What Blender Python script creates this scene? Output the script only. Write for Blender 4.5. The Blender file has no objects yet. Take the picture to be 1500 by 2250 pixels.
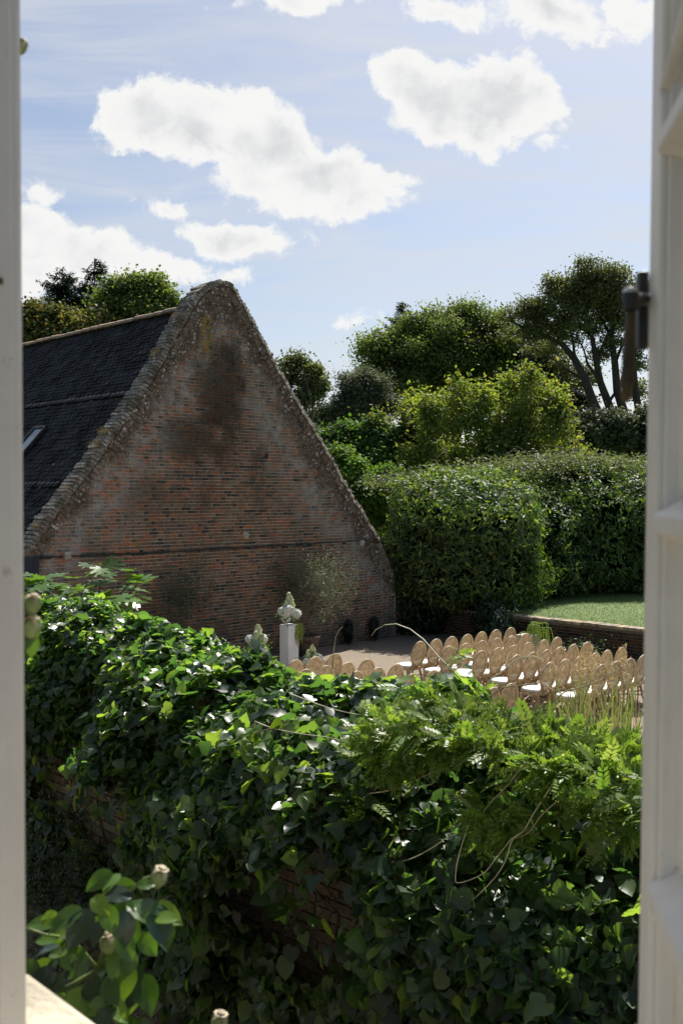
import bpy, bmesh, math, random
import numpy as np
from mathutils import Vector, Matrix

random.seed(7)
rng = np.random.default_rng(11)
S = bpy.context.scene
COL = S.collection
R = math.radians

# ------------------------------------------------------------------ camera
F = 2187.0
CAMH = 3.9
PITCH = math.atan(40 / F)
cd = bpy.data.cameras.new('camera')
cam = bpy.data.objects.new('camera', cd)
COL.objects.link(cam)
cam.location = (0, 0, CAMH)
cam.rotation_euler = (R(90) - PITCH, 0, 0)
cd.sensor_fit = 'VERTICAL'
cd.sensor_height = 36
cd.sensor_width = 24
cd.lens = 36 * F / 2250
cd.clip_start = 0.05
cd.clip_end = 3000
cd.dof.use_dof = True
cd.dof.focus_distance = 15
cd.dof.aperture_fstop = 8.5
S.camera = cam

# ------------------------------------------------------------------ light
SUN_AZ, SUN_EL = 22.0, 52.0          # azimuth to the right of straight ahead (+Y)
world = bpy.data.worlds.new('World')
S.world = world
world.use_nodes = True
sund = bpy.data.lights.new('sun', 'SUN')
sund.energy = 5.0
sund.angle = R(0.53)
sund.color = (1.0, 0.95, 0.87)
sun = bpy.data.objects.new('sun', sund)
COL.objects.link(sun)
sv = Vector((math.sin(R(SUN_AZ)) * math.cos(R(SUN_EL)), math.cos(R(SUN_AZ)) * math.cos(R(SUN_EL)), math.sin(R(SUN_EL))))
sun.rotation_euler = sv.to_track_quat('Z', 'Y').to_euler()
sun.location = (0, 0, 40)
S.view_settings.view_transform = 'Standard'
S.view_settings.look = 'None'
S.view_settings.gamma = 1
S.view_settings.use_curve_mapping = False
S.view_settings.exposure = 0.58


# ------------------------------------------------------------------ node helpers
class NT:
    def __init__(s, tree):
        s.t = tree; s.n = tree.nodes; s.l = tree.links
    def val(s, v, sock):
        if hasattr(v, 'is_output'):
            s.l.new(v, sock)
        elif v is not None:
            try: sock.default_value = v
            except Exception:
                sock.default_value = tuple(v) + (1.0,)
    def math(s, op, a, b=None, c=None, clamp=False):
        n = s.n.new('ShaderNodeMath'); n.operation = op; n.use_clamp = clamp
        s.val(a, n.inputs[0])
        if b is not None: s.val(b, n.inputs[1])
        if c is not None: s.val(c, n.inputs[2])
        return n.outputs[0]
    def vmath(s, op, a, b=None):
        n = s.n.new('ShaderNodeVectorMath'); n.operation = op
        s.val(a, n.inputs[0])
        if b is not None: s.val(b, n.inputs[1])
        return n.outputs['Value'] if op in ('DOT_PRODUCT', 'LENGTH', 'DISTANCE') else n.outputs[0]
    def comb(s, x, y, z):
        n = s.n.new('ShaderNodeCombineXYZ')
        s.val(x, n.inputs[0]); s.val(y, n.inputs[1]); s.val(z, n.inputs[2]); return n.outputs[0]
    def noise(s, vec, scale, detail=4, rough=0.55, dist=0.0, out='Fac'):
        n = s.n.new('ShaderNodeTexNoise')
        if vec is not None: s.l.new(vec, n.inputs['Vector'])
        n.inputs['Scale'].default_value = scale; n.inputs['Detail'].default_value = detail
        n.inputs['Roughness'].default_value = rough; n.inputs['Distortion'].default_value = dist
        return n.outputs[out]
    def vor(s, vec, scale, feature='F1', out='Distance'):
        n = s.n.new('ShaderNodeTexVoronoi'); n.feature = feature
        if vec is not None: s.l.new(vec, n.inputs['Vector'])
        n.inputs['Scale'].default_value = scale
        return n.outputs[out]
    def ramp(s, v, lo, hi, a=0.0, b=1.0):
        n = s.n.new('ShaderNodeMapRange'); n.interpolation_type = 'SMOOTHSTEP'
        s.val(v, n.inputs[0]); n.inputs[1].default_value = lo; n.inputs[2].default_value = hi
        n.inputs[3].default_value = a; n.inputs[4].default_value = b
        return n.outputs[0]
    def mix(s, f, a, b, mode='MIX'):
        n = s.n.new('ShaderNodeMix'); n.data_type = 'RGBA'; n.blend_type = mode
        s.val(f, n.inputs[0])
        for v, k in ((a, 6), (b, 7)):
            if hasattr(v, 'is_output'): s.l.new(v, n.inputs[k])
            else: n.inputs[k].default_value = tuple(v)[:3] + (1.0,)
        return n.outputs[2]
    def pos(s): return s.n.new('ShaderNodeNewGeometry').outputs['Position']
    def island(s): return s.n.new('ShaderNodeNewGeometry').outputs['Random Per Island']
    def objrand(s): return s.n.new('ShaderNodeObjectInfo').outputs['Random']
    def attr(s, name):
        n = s.n.new('ShaderNodeAttribute'); n.attribute_name = name; return n.outputs['Color']
    def bump(s, h, strength=0.5, dist=0.02):
        n = s.n.new('ShaderNodeBump'); s.l.new(h, n.inputs['Height'])
        n.inputs['Strength'].default_value = strength; n.inputs['Distance'].default_value = dist
        return n.outputs[0]


def newmat(name):
    m = bpy.data.materials.new(name); m.use_nodes = True
    t = NT(m.node_tree); b = m.node_tree.nodes['Principled BSDF']
    return m, t, b


def simple(name, col, rough=0.7, var=0.15, scale=6, bump=0.2, bscale=40, spec=0.5, metal=0.0, col2=None):
    m, t, b = newmat(name)
    p = t.pos()
    n = t.noise(p, scale, 5)
    c2 = col2 or [c * (1 - 2 * var) for c in col]
    c = t.mix(t.ramp(n, .35, .65), [min(1, x * (1 + var)) for x in col], c2)
    t.l.new(c, b.inputs['Base Color'])
    b.inputs['Roughness'].default_value = rough
    b.inputs['Specular IOR Level'].default_value = spec
    b.inputs['Metallic'].default_value = metal
    if bump:
        t.l.new(t.bump(t.noise(p, bscale, 5), bump, 0.01), b.inputs['Normal'])
    return m


def leafmat(name, cols, trans, rough=0.4, spec=0.5, tf=0.4, patch=1.0, objvar=False):
    """green leaf: diffuse + translucent + gloss, colour varies leaf by leaf"""
    m, t, b = newmat(name)
    r = t.objrand() if objvar else t.island()
    cr = t.n.new('ShaderNodeValToRGB')
    el = cr.color_ramp.elements
    while len(el) < len(cols): el.new(0.5)
    for i, c in enumerate(cols):
        el[i].position = i / max(1, len(cols) - 1); el[i].color = tuple(c) + (1,)
    t.l.new(r, cr.inputs[0])
    pn = t.ramp(t.noise(t.pos(), patch, 3), .3, .7, .72, 1.25)
    c = t.mix(1.0, cr.outputs[0], t.comb(pn, pn, pn), 'MULTIPLY')
    t.l.new(c, b.inputs['Base Color'])
    b.inputs['Roughness'].default_value = rough
    b.inputs['Specular IOR Level'].default_value = spec
    tr = t.n.new('ShaderNodeBsdfTranslucent')
    tc = t.mix(1.0, c, trans, 'MULTIPLY')
    t.l.new(tc, tr.inputs[0])
    mx = t.n.new('ShaderNodeMixShader')
    mx.inputs[0].default_value = tf
    t.l.new(b.outputs[0], mx.inputs[1]); t.l.new(tr.outputs[0], mx.inputs[2])
    t.l.new(mx.outputs[0], m.node_tree.nodes['Material Output'].inputs[0])
    return m


# ------------------------------------------------------------------ geometry helpers
def ray(px, py):
    u = (px - 750) / F; v = (1125 - py) / F
    return np.array((u, math.cos(PITCH) + v * math.sin(PITCH), -math.sin(PITCH) + v * math.cos(PITCH)))


def at(px, py, Y):
    r = ray(px, py); k = Y / r[1]
    return np.array((r[0] * k, Y, CAMH + r[2] * k))


def hit(px, py, p0, n):
    r = ray(px, py); o = np.array((0, 0, CAMH)); n = np.array(n, float)
    k = np.dot(np.array(p0) - o, n) / np.dot(r, n)
    return o + r * k


def project(P):
    P = np.asarray(P, float) - np.array((0, 0, CAMH))
    c, s = math.cos(PITCH), math.sin(PITCH)
    dep = P[..., 1] * c - P[..., 2] * s
    up = P[..., 1] * s + P[..., 2] * c
    return 750 + F * P[..., 0] / dep, 1125 - F * up / dep, dep


def thing(name, label, cat, loc=(0, 0, 0), group=None, rz=0.0):
    o = bpy.data.objects.new(name, None); COL.objects.link(o)
    o.location = loc; o.rotation_euler = (0, 0, rz); o.empty_display_size = .2
    tag(o, label, cat, group)
    return o


def tag(o, label=None, cat=None, group=None, kind=None):
    if label: o['label'] = label
    if cat: o['category'] = cat
    if group: o['group'] = group
    if kind: o['kind'] = kind
    return o


def adopt(o, parent):
    """child keeps its world placement"""
    if parent is not None:
        M = Matrix.Identity(4); p = parent
        chain = []
        while p is not None: chain.append(p); p = p.parent
        for q in reversed(chain): M = M @ q.matrix_parent_inverse @ q.matrix_basis
        o.parent = parent
        o.matrix_parent_inverse = M.inverted()
    return o


def mk(name, me, parent=None, kind=None, M=None):
    o = bpy.data.objects.new(name, me); COL.objects.link(o)
    if M is not None: o.matrix_basis = M
    adopt(o, parent)
    if kind: o['kind'] = kind
    return o


def mesh_np(name, V, Fc, mat, smooth=False, cols=None):
    """V (n,3), Fc (m,k) constant face size"""
    V = np.asarray(V, dtype=np.float32); Fc = np.asarray(Fc, dtype=np.int32)
    me = bpy.data.meshes.new(name)
    me.vertices.add(len(V)); me.vertices.foreach_set('co', V.ravel())
    k = Fc.shape[1]
    me.loops.add(Fc.size); me.loops.foreach_set('vertex_index', Fc.ravel())
    me.polygons.add(len(Fc))
    me.polygons.foreach_set('loop_start', np.arange(0, Fc.size, k, dtype=np.int32))
    if smooth: me.polygons.foreach_set('use_smooth', np.ones(len(Fc), dtype=bool))
    me.update(calc_edges=True)
    if cols is not None:
        a = me.color_attributes.new('bc', 'FLOAT_COLOR', 'POINT')
        a.data.foreach_set('color', np.asarray(cols, dtype=np.float32).ravel())
    me.materials.append(mat)
    return me


class MB:
    """collects simple shapes of one part"""
    def __init__(s): s.v = []; s.f = []
    def add(s, vs, fs):
        b = len(s.v); s.v += [tuple(v) for v in vs]; s.f += [tuple(i + b for i in f) for f in fs]
    def box(s, c, size, ax=None, tap=0.0):
        ax = ax or ((1, 0, 0), (0, 1, 0), (0, 0, 1))
        A = [np.array(a, float) for a in ax]; c = np.array(c, float)
        vs = []
        for k in (-.5, .5):
            q = 1 - tap * (k + .5)
            for i, j in ((-.5, -.5), (.5, -.5), (.5, .5), (-.5, .5)):
                vs.append(c + A[0] * size[0] * i * q + A[1] * size[1] * j * q + A[2] * size[2] * k)
        s.add(vs, [(3, 2, 1, 0), (4, 5, 6, 7), (0, 1, 5, 4), (1, 2, 6, 5), (2, 3, 7, 6), (3, 0, 4, 7)])
    def tube(s, pts, rad, n=8, caps=True):
        pts = [np.array(p, float) for p in pts]
        if not hasattr(rad, '__len__'): rad = [rad] * len(pts)
        rings = []; b = len(s.v); pr = None
        for i, p in enumerate(pts):
            t = pts[min(i + 1, len(pts) - 1)] - pts[max(i - 1, 0)]
            t = t / (np.linalg.norm(t) + 1e-9)
            if pr is None:
                a = np.array((0, 0, 1.)) if abs(t[2]) < .9 else np.array((1., 0, 0))
                x = np.cross(t, a)
            else: x = pr - t * np.dot(pr, t)
            x /= np.linalg.norm(x) + 1e-9; pr = x; y = np.cross(t, x)
            for k in range(n):
                a = 2 * math.pi * k / n
                s.v.append(tuple(p + (x * math.cos(a) + y * math.sin(a)) * rad[i]))
        for i in range(len(pts) - 1):
            for k in range(n):
                a = b + i * n + k; c = b + i * n + (k + 1) % n
                s.f.append((a, c, c + n, a + n))
        if caps:
            s.f.append(tuple(b + k for k in reversed(range(n))))
            s.f.append(tuple(b + (len(pts) - 1) * n + k for k in range(n)))
    def lathe(s, prof, c=(0, 0, 0), n=20, ax=None):
        A = [np.array(a, float) for a in (ax or ((1, 0, 0), (0, 1, 0), (0, 0, 1)))]
        c = np.array(c, float); b = len(s.v)
        for r, z in prof:
            for k in range(n):
                a = 2 * math.pi * k / n
                s.v.append(tuple(c + A[0] * r * math.cos(a) + A[1] * r * math.sin(a) + A[2] * z))
        for i in range(len(prof) - 1):
            for k in range(n):
                a = b + i * n + k; q = b + i * n + (k + 1) % n
                s.f.append((a, q, q + n, a + n))
    def mesh(s, name, mat, smooth=False):
        me = bpy.data.meshes.new(name); me.from_pydata(s.v, [], s.f); me.update()
        if smooth: me.polygons.foreach_set('use_smooth', np.ones(len(me.polygons), dtype=bool))
        me.materials.append(mat); return me
    def build(s, name, mat, parent=None, smooth=False, kind=None, bevel=0):
        o = mk(name, s.mesh(name, mat, smooth), parent, kind)
        if bevel:
            b = o.modifiers.new('bevel', 'BEVEL'); b.width = bevel; b.segments = 2; b.limit_method = 'ANGLE'
        return o


def unit(a): return a / (np.linalg.norm(a, axis=-1, keepdims=True) + 1e-9)


# leaf templates: x across, y along, z up from the blade
def tmpl(outline, centre=(0, .45, -.03), droop=.1):
    V = [centre] + [(x, y, -droop * (y ** 2) + (0.10 * abs(x))) for x, y in outline]
    n = len(outline)
    return np.array(V, float), np.array([(0, i + 1, (i + 1) % n + 1) for i in range(n)])


T_IVY = tmpl([(0, .06), (.28, -.06), (.52, .18), (.50, .48), (.27, .78), (0, 1.05), (-.27, .78), (-.5, .48), (-.52, .18), (-.28, -.06)], droop=.22)
T_OVAL = tmpl([(0, 0), (.24, .22), (.31, .5), (.2, .8), (0, 1.0), (-.2, .8), (-.31, .5), (-.24, .22)], droop=.2)
T_LANCE = (np.array([(0, 0, 0), (.17, .4, .03), (0, .45, -.02), (-.17, .4, .03), (0, 1, -.14)], float),
           np.array([(0, 1, 2), (0, 2, 3), (1, 4, 2), (2, 4, 3)]))
T_QUAD = (np.array([(-.36, .1, 0), (.36, .1, .06), (.3, .8, -.05), (-.3, .8, .03)], float), np.array([(0, 1, 2), (0, 2, 3)]))
fo = []
for a, L in ((-100, .55), (-62, .38), (-52, .85), (-30, .42), (-22, .9), (0, .5), (0, 1.15), (0, .5)): pass
fo = [(0, 0), (.22, -.18), (.5, -.05), (.3, .12), (.72, .3), (.62, .5), (.28, .42), (.5, .85), (.32, .95), (.13, .6), (.08, 1.1), (-.1, 1.12),
      (-.14, .6), (-.36, .93), (-.5, .8), (-.27, .42), (-.64, .5), (-.7, .28), (-.3, .12), (-.5, -.05), (-.22, -.18)]
T_FIG = tmpl(fo, centre=(0, .3, -.02), droop=.15)
# pinnate wisteria leaf: rachis and pairs of leaflets
wv, wf = [], []
for i in range(5):
    for sgn in (1, -1):
        y0 = .1 + i * .19; b = len(wv); L = .44 - .035 * i; ca = .70
        dx, dy = sgn * ca, math.sqrt(1 - ca * ca)
        px_, py_ = -dy * sgn, dx * sgn
        for a, w in ((0, 0), (.5, .088), (1, 0), (.5, -.088)):
            wv.append((dx * L * a + px_ * w, y0 + dy * L * a + py_ * w, -.2 * (a * L) - .25 * y0 ** 2))
        wf += [(b, b + 1, b + 2), (b, b + 2, b + 3)]
b = len(wv); wv += [(0, .95, -.25), (.06, 1.1, -.32), (0, 1.28, -.42), (-.06, 1.1, -.32), (-.012, 0, 0), (.012, 0, 0), (0, 1, -.26)]
wf += [(b, b + 1, b + 2), (b, b + 2, b + 3), (b + 4, b + 5, b + 6)]
T_WIST = (np.array(wv), np.array(wf))


def frames(N, D):
    """blade normal N, pointing direction D -> axes arrays"""
    N = unit(N); D = unit(D - N * np.sum(D * N, axis=1, keepdims=True)); X = np.cross(D, N)
    return X, D, N


def leaves_np(name, P, N, D, size, T, mat, smooth=False):
    X, Dn, Nn = frames(N, D)
    tv, tf = T
    size = np.asarray(size).reshape(-1, 1, 1)
    V = P[:, None, :] + size * (tv[None, :, 0:1] * X[:, None, :] + tv[None, :, 1:2] * Dn[:, None, :] + tv[None, :, 2:3] * Nn[:, None, :])
    k = len(tv)
    Fc = tf[None, :, :] + (np.arange(len(P)) * k)[:, None, None]
    return mesh_np(name, V.reshape(-1, 3), Fc.reshape(-1, 3), mat, smooth)


def rnd(n, s=1.0): return rng.normal(0, s, (n, 3))


# ------------------------------------------------------------------ WORLD: daylight sky with clouds
def build_world():
    t = NT(world.node_tree)
    for n in list(t.n): t.n.remove(n)
    sky = t.n.new('ShaderNodeTexSky'); sky.sky_type = 'NISHITA'; sky.sun_disc = False
    sky.sun_elevation = R(SUN_EL); sky.sun_rotation = R(SUN_AZ)
    sky.altitude = 20; sky.air_density = 0.95; sky.dust_density = 1.6; sky.ozone_density = 1.3
    v = t.n.new('ShaderNodeTexCoord').outputs['Generated']
    sp = t.n.new('ShaderNodeSeparateXYZ'); t.l.new(v, sp.inputs[0])
    yy = t.math('MAXIMUM', sp.outputs[1], 0.05)
    X = t.math('DIVIDE', sp.outputs[0], yy); Z = t.math('DIVIDE', sp.outputs[2], yy)
    uv = t.comb(X, Z, 0)
    warp = t.n.new('ShaderNodeVectorMath'); warp.operation = 'SUBTRACT'
    t.l.new(t.noise(uv, 9, 6, .6, 0, 'Color'), warp.inputs[0]); warp.inputs[1].default_value = (.5, .5, .5)
    wsc = t.n.new('ShaderNodeVectorMath'); wsc.operation = 'SCALE'; t.l.new(warp.outputs[0], wsc.inputs[0]); wsc.inputs[3].default_value = .05
    uvw = t.vmath('ADD', uv, wsc.outputs[0])
    # cumulus heaps: direction (tan azimuth, tan elevation), half sizes, tilt
    blobs = [(330, 240, 125, 82, 6), (440, 262, 160, 90, -6), (560, 300, 150, 100, -20), (620, 375, 190, 98, -20), (740, 400, 150, 84, -14),
             (690, 450, 120, 46, -5), (870, 385, 55, 22, 12), (500, 330, 120, 50, -14),
             (890, 180, 70, 70, -10), (960, 225, 110, 88, -8), (1000, 265, 140, 72, -8), (1090, 205, 145, 95, -8), (1010, 205, 110, 78, 0), (1170, 225, 85, 75, -12),
             (60, 500, 120, 66, -14), (190, 545, 160, 62, -20), (350, 585, 120, 44, -14), (100, 420, 75, 22, -5), (360, 455, 75, 26, -22),
             (540, 530, 130, 36, -6), (450, 510, 80, 26, -10), (120, 600, 130, 40, -4), (20, 640, 90, 40, 0),
             (980, 25, 110, 40, -8), (1240, 30, 150, 50, -10), (1390, 30, 80, 60, 0), (640, -5, 130, 34, 0), (800, 702, 60, 18, 3), (520, 602, 32, 15, -5),
             (1150, 630, 26, 11, -40), (1230, 537, 24, 9, 0), (1205, 312, 20, 16, 0), (150, 20, -1, 1, 0)]
    d = None
    for (px, py, rx, ry, a) in blobs:
        if rx < 0: continue
        r = ray(px, py); cx, cz = r[0] / r[1], r[2] / r[1]
        rx, ry = rx / F * 1.06, ry / F * 1.05
        ca, sa = math.cos(R(a)), math.sin(R(a))
        mp = t.n.new('ShaderNodeMapping'); mp.vector_type = 'TEXTURE'
        t.l.new(uvw, mp.inputs[0]); mp.inputs['Location'].default_value = (cx, cz, 0)
        mp.inputs['Rotation'].default_value = (0, 0, R(a)); mp.inputs['Scale'].default_value = (rx, ry, 1)
        e = t.vmath('LENGTH', mp.outputs[0])
        v1 = t.math('MULTIPLY', t.math('SUBTRACT', 1.0, e), min(1.15, min(rx, ry) / .030))
        d = v1 if d is None else t.math('MAXIMUM', d, v1)
    d = t.math('ADD', d, .04)
    front = t.ramp(sp.outputs[1], .05, .2)
    # the rest of the sky carries the same kind of scattered heaps
    zz = t.math('MAXIMUM', sp.outputs[2], 0.04)
    uv2 = t.comb(t.math('DIVIDE', sp.outputs[0], zz), t.math('DIVIDE', sp.outputs[1], zz), 0)
    far = t.math('MULTIPLY', t.math('SUBTRACT', t.noise(uv2, 1.1, 7, .55), .62), 3.0)
    inview = t.math('MULTIPLY', t.math('MULTIPLY', t.ramp(t.math('ABSOLUTE', X), .55, .42), t.ramp(Z, .62, .52)), front)
    d = t.math('MAXIMUM', t.math('MULTIPLY', d, 1.0), t.math('SUBTRACT', far, t.math('MULTIPLY', inview, 4.0)))
    fine = t.noise(uvw, 14, 9, .62)
    dens = t.math('ADD', d, t.math('MULTIPLY', t.math('SUBTRACT', fine, .5), 2.1))
    dens = t.math('ADD', dens, t.math('MULTIPLY', t.math('SUBTRACT', t.noise(uvw, 60, 6, .65), .5), .5))
    alpha = t.ramp(dens, .0, .30)
    body = t.ramp(t.noise(uvw, 11, 5, .5), .40, .66)
    core = t.math('MULTIPLY', t.ramp(dens, .3, .9), body)
    ccol = t.mix(core, (1.0, 1.0, .99), (.72, .735, .76))
    # thin streaks of high cloud
    mp = t.n.new('ShaderNodeMapping'); t.l.new(uv, mp.inputs[0]); mp.inputs['Rotation'].default_value = (0, 0, R(14)); mp.inputs['Scale'].default_value = (2.0, 13, 1)
    ci = t.math('MULTIPLY', t.ramp(t.noise(mp.outputs[0], 2.0, 7, .6, .6), .22, .80), .75)
    skc = t.n.new('ShaderNodeVectorMath'); skc.operation = 'SCALE'; t.l.new(sky.outputs[0], skc.inputs[0]); skc.inputs[3].default_value = 1.0
    SKY_GAIN = 8.2
    sc = t.mix(t.math('MULTIPLY', ci, front), skc.outputs[0], (SKY_GAIN * .75, SKY_GAIN * .78, SKY_GAIN * .83))
    cc = t.n.new('ShaderNodeVectorMath'); cc.operation = 'SCALE'; t.l.new(ccol, cc.inputs[0]); cc.inputs[3].default_value = SKY_GAIN * .98
    up = t.ramp(sp.outputs[2], -.01, .03)
    fin = t.mix(t.math('MULTIPLY', alpha, up), sc, cc.outputs[0])
    bg = t.n.new('ShaderNodeBackground'); t.l.new(fin, bg.inputs[0]); bg.inputs[1].default_value = SKY_STRENGTH
    out = t.n.new('ShaderNodeOutputWorld'); t.l.new(bg.outputs[0], out.inputs[0])


SKY_STRENGTH = 0.077
build_world()

# ------------------------------------------------------------------ layout frame: gable wall plane
TH = R(44)
Dx = np.array((math.cos(TH), math.sin(TH), 0.0))        # along the gable, left to right
Nx = np.array((math.sin(TH), -math.cos(TH), 0.0))       # out of the gable, towards the garden
Zx = np.array((0, 0, 1.0))
O0 = np.array((.36, 26.1, 0.0))


def G(t, p, z=0.0): return O0 + Dx * t + Nx * p + Zx * z


# ------------------------------------------------------------------ materials
def brick_mat(name, stains=True, mortar=False, dark=1.0):
    m, t, b = newmat(name)
    p = t.pos()
    rel = t.vmath('SUBTRACT', p, tuple(O0))
    tt = t.vmath('DOT_PRODUCT', rel, tuple(Dx))
    sp = t.n.new('ShaderNodeSeparateXYZ'); t.l.new(p, sp.inputs[0]); z = sp.outputs[2]
    if mortar:
        c = t.mix(t.ramp(t.noise(p, 9, 5), .35, .65), (.60 * dark, .51 * dark, .40 * dark), (.42 * dark, .35 * dark, .27 * dark))
    else:
        c = t.mix(t.ramp(t.noise(p, 26, 4), .3, .72), t.attr('bc'), t.mix(1.0, t.attr('bc'), (.62, .6, .62), 'MULTIPLY'))
    if stains:
        h = t.math('ADD', z, t.math('MULTIPLY', t.math('ABSOLUTE', t.math('ADD', tt, 4.35)), 1.2))
        edge = t.math('SUBTRACT', h, 9.1)          # 0 at the parapet, negative inside
        wob = t.math('MULTIPLY', t.math('SUBTRACT', t.noise(p, 1.1, 5, .6), .5), 2.4)
        ew = t.math('ADD', edge, wob)
        # rain-washed run-off streaks
        mp = t.n.new('ShaderNodeMapping'); t.l.new(t.comb(tt, 0, z), mp.inputs[0]); mp.inputs['Scale'].default_value = (1.0, 1, .6)
        st = t.noise(mp.outputs[0], 1.1, 6, .6)
        # pale lime bloom
        bloom = t.math('MULTIPLY', t.ramp(ew, -3.4, -1.6), t.ramp(t.noise(p, 3.2, 5, .65), .38, .66))
        c = t.mix(t.math('MULTIPLY', bloom, .7), c, (.40, .385, .36))
        soot = t.math('MULTIPLY', t.ramp(st, .50, .66), t.ramp(z, 1.5, 5.0))
        soot = t.math('MULTIPLY', soot, t.ramp(t.math('ABSOLUTE', t.math('ADD', tt, 4.5)), 2.6, .8))
        c = t.mix(t.math('MULTIPLY', soot, .6), c, (.035, .028, .02))
        c = t.mix(t.math('MULTIPLY', t.ramp(t.noise(p, .8, 4, .6), .52, .7), .45), c, (.055, .05, .028))
        # old soot stain down the upper middle, with its own ragged outline
        for (px_, py_, rt, rz, k) in ((487, 850, .75, 1.25, .78), (430, 965, 1.1, .55, .62), (660, 905, .45, .7, .6), (500, 1000, .5, .5, .4)):
            g = hit(px_, py_, O0, Nx)
            q = t.vmath('MULTIPLY', t.vmath('SUBTRACT', t.comb(tt, 0, z), (float((g - O0) @ Dx), 0, float(g[2]))), (1 / rt, 0, 1 / rz))
            e = t.math('ADD', t.vmath('LENGTH', q), t.math('MULTIPLY', t.math('SUBTRACT', t.noise(p, 1.9, 6, .65), .5), 1.9))
            c = t.mix(t.math('MULTIPLY', t.ramp(e, 1.25, .45), k), c, (.05, .036, .022))
        # moss and lichen near the parapet
        moss = t.ramp(ew, -1.35, -.75)
        mossc = t.mix(t.ramp(t.noise(p, 7, 5), .4, .6), (.08, .052, .035), (.15, .115, .08))
        c = t.mix(t.math('MULTIPLY', moss, .82), c, mossc)
        vo = t.vor(p, 9)
        spots = t.math('MULTIPLY', t.ramp(vo, .33, .22), t.ramp(t.noise(p, 2.0, 4, .6), .44, .56))
        li = t.math('MULTIPLY', spots, t.ramp(edge, -1.5, -.5))
        c = t.mix(t.math('MULTIPLY', li, .95), c, (.58, .57, .52))
        sp2 = t.math('MULTIPLY', t.ramp(t.vor(p, 17), .26, .14), t.ramp(ew, -2.4, -.9))
        c = t.mix(t.math('MULTIPLY', sp2, .85), c, (.55, .53, .48))
        # yellow lichen patch
        g = G(-4.75, 0, 7.55)
        dy = t.vmath('LENGTH', t.vmath('MULTIPLY', t.vmath('SUBTRACT', p, tuple(g)), (2.6, 2.6, 1.35)))
        yl = t.ramp(t.math('ADD', dy, t.math('MULTIPLY', t.noise(p, 9, 4), .5)), .95, .7)
        yl = t.math('MULTIPLY', yl, t.ramp(t.noise(p, 6, 4), .4, .55))
        c = t.mix(t.math('MULTIPLY', yl, .7), c, (.34, .23, .05))
        # green damp low down
        dampz = t.math('MULTIPLY', t.ramp(z, 1.4, .2), t.ramp(t.noise(p, 2.5, 5, .6), .35, .6))
        c = t.mix(t.math('MULTIPLY', dampz, .7), c, (.10, .10, .085))
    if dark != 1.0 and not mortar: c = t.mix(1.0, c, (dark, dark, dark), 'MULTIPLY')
    t.l.new(c, b.inputs['Base Color'])
    b.inputs['Roughness'].default_value = .92
    b.inputs['Specular IOR Level'].default_value = .25
    t.l.new(t.bump(t.noise(p, 60, 5), .6, .006), b.inputs['Normal'])
    return m


M_BRICK = brick_mat('weathered brick')
M_MORTAR = brick_mat('lime mortar', True, True)
M_GBRICK = brick_mat('garden wall brick', False)
M_GMORTAR = brick_mat('garden wall mortar', False, True)
M_COPE = None


def coping_mat():
    m, t, b = newmat('mossy coping brick')
    p = t.pos()
    c = t.mix(t.ramp(t.noise(p, 5, 5), .4, .6), (.17, .13, .09), (.26, .22, .17))
    c = t.mix(t.ramp(t.noise(p, 11, 5), .52, .62), c, (.42, .41, .37))
    c = t.mix(t.math('MULTIPLY', t.ramp(t.noise(p, 3.3, 4), .5, .65), .8), c, (.08, .08, .04))
    c = t.mix(t.ramp(t.vor(p, 15), .22, .12), c, (.40, .39, .34))
    t.l.new(c, b.inputs['Base Color']); b.inputs['Roughness'].default_value = .95
    t.l.new(t.bump(t.noise(p, 40, 5), .8, .012), b.inputs['Normal'])
    return m


M_COPE = coping_mat()
M_SLATE = simple('dark roof tile', (.035, .036, .04), .8, .35, 2.5, .5, 60, spec=.2)
M_RIDGE = simple('orange clay ridge tile', (.36, .22, .12), .85, .25, 3, .4, 40, col2=(.20, .17, .12))
M_GLASS = None
mg, tg, bg_ = newmat('skylight glass'); bg_.inputs['Base Color'].default_value = (.10, .15, .19, 1); bg_.inputs['Roughness'].default_value = .12
M_GLASS = mg
M_LEAD = simple('dark lead flashing', (.028, .03, .03), .8, .3, 6, .4)
M_STONE = simple('pale stone block', (.42, .39, .34), .9, .2, 8, .5)
M_NAVY = simple('dark navy boards', (.012, .02, .035), .6, .2, 4, .2)

# ------------------------------------------------------------------ ground
def gravel_mat():
    m, t, b = newmat('pea gravel')
    p = t.pos()
    v = t.vor(p, 55, 'F1', 'Color'); sp = t.n.new('ShaderNodeSeparateColor'); t.l.new(v, sp.inputs[0])
    c = t.mix(sp.outputs[0], (.38, .30, .215), (.15, .12, .09))
    c = t.mix(t.math('MULTIPLY', t.ramp(t.noise(p, .9, 5), .35, .65), .35), c, (.22, .18, .13))
    t.l.new(c, b.inputs['Base Color']); b.inputs['Roughness'].default_value = .9
    t.l.new(t.bump(t.vor(p, 55), 1.0, .015), b.inputs['Normal'])
    return m


def grass_mat():
    m, t, b = newmat('mown lawn')
    p = t.pos()
    c = t.mix(t.ramp(t.noise(p, 1.3, 6, .65), .35, .65), (.10, .19, .035), (.16, .23, .055))
    c = t.mix(t.ramp(t.noise(p, 30, 4), .4, .75), c, (.07, .11, .03))
    t.l.new(c, b.inputs['Base Color']); b.inputs['Roughness'].default_value = .85
    t.l.new(t.bump(t.noise(p, 70, 4), .9, .03), b.inputs['Normal'])
    return m


M_GRAVEL = gravel_mat(); M_GRASS = grass_mat()


def sheet(name, pts, z, mat):
    me = bpy.data.meshes.new(name)
    me.from_pydata([(p[0], p[1], z) for p in pts], [], [tuple(range(len(pts)))]); me.materials.append(mat)
    o = mk(name, me); o['kind'] = 'structure'; return o


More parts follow.
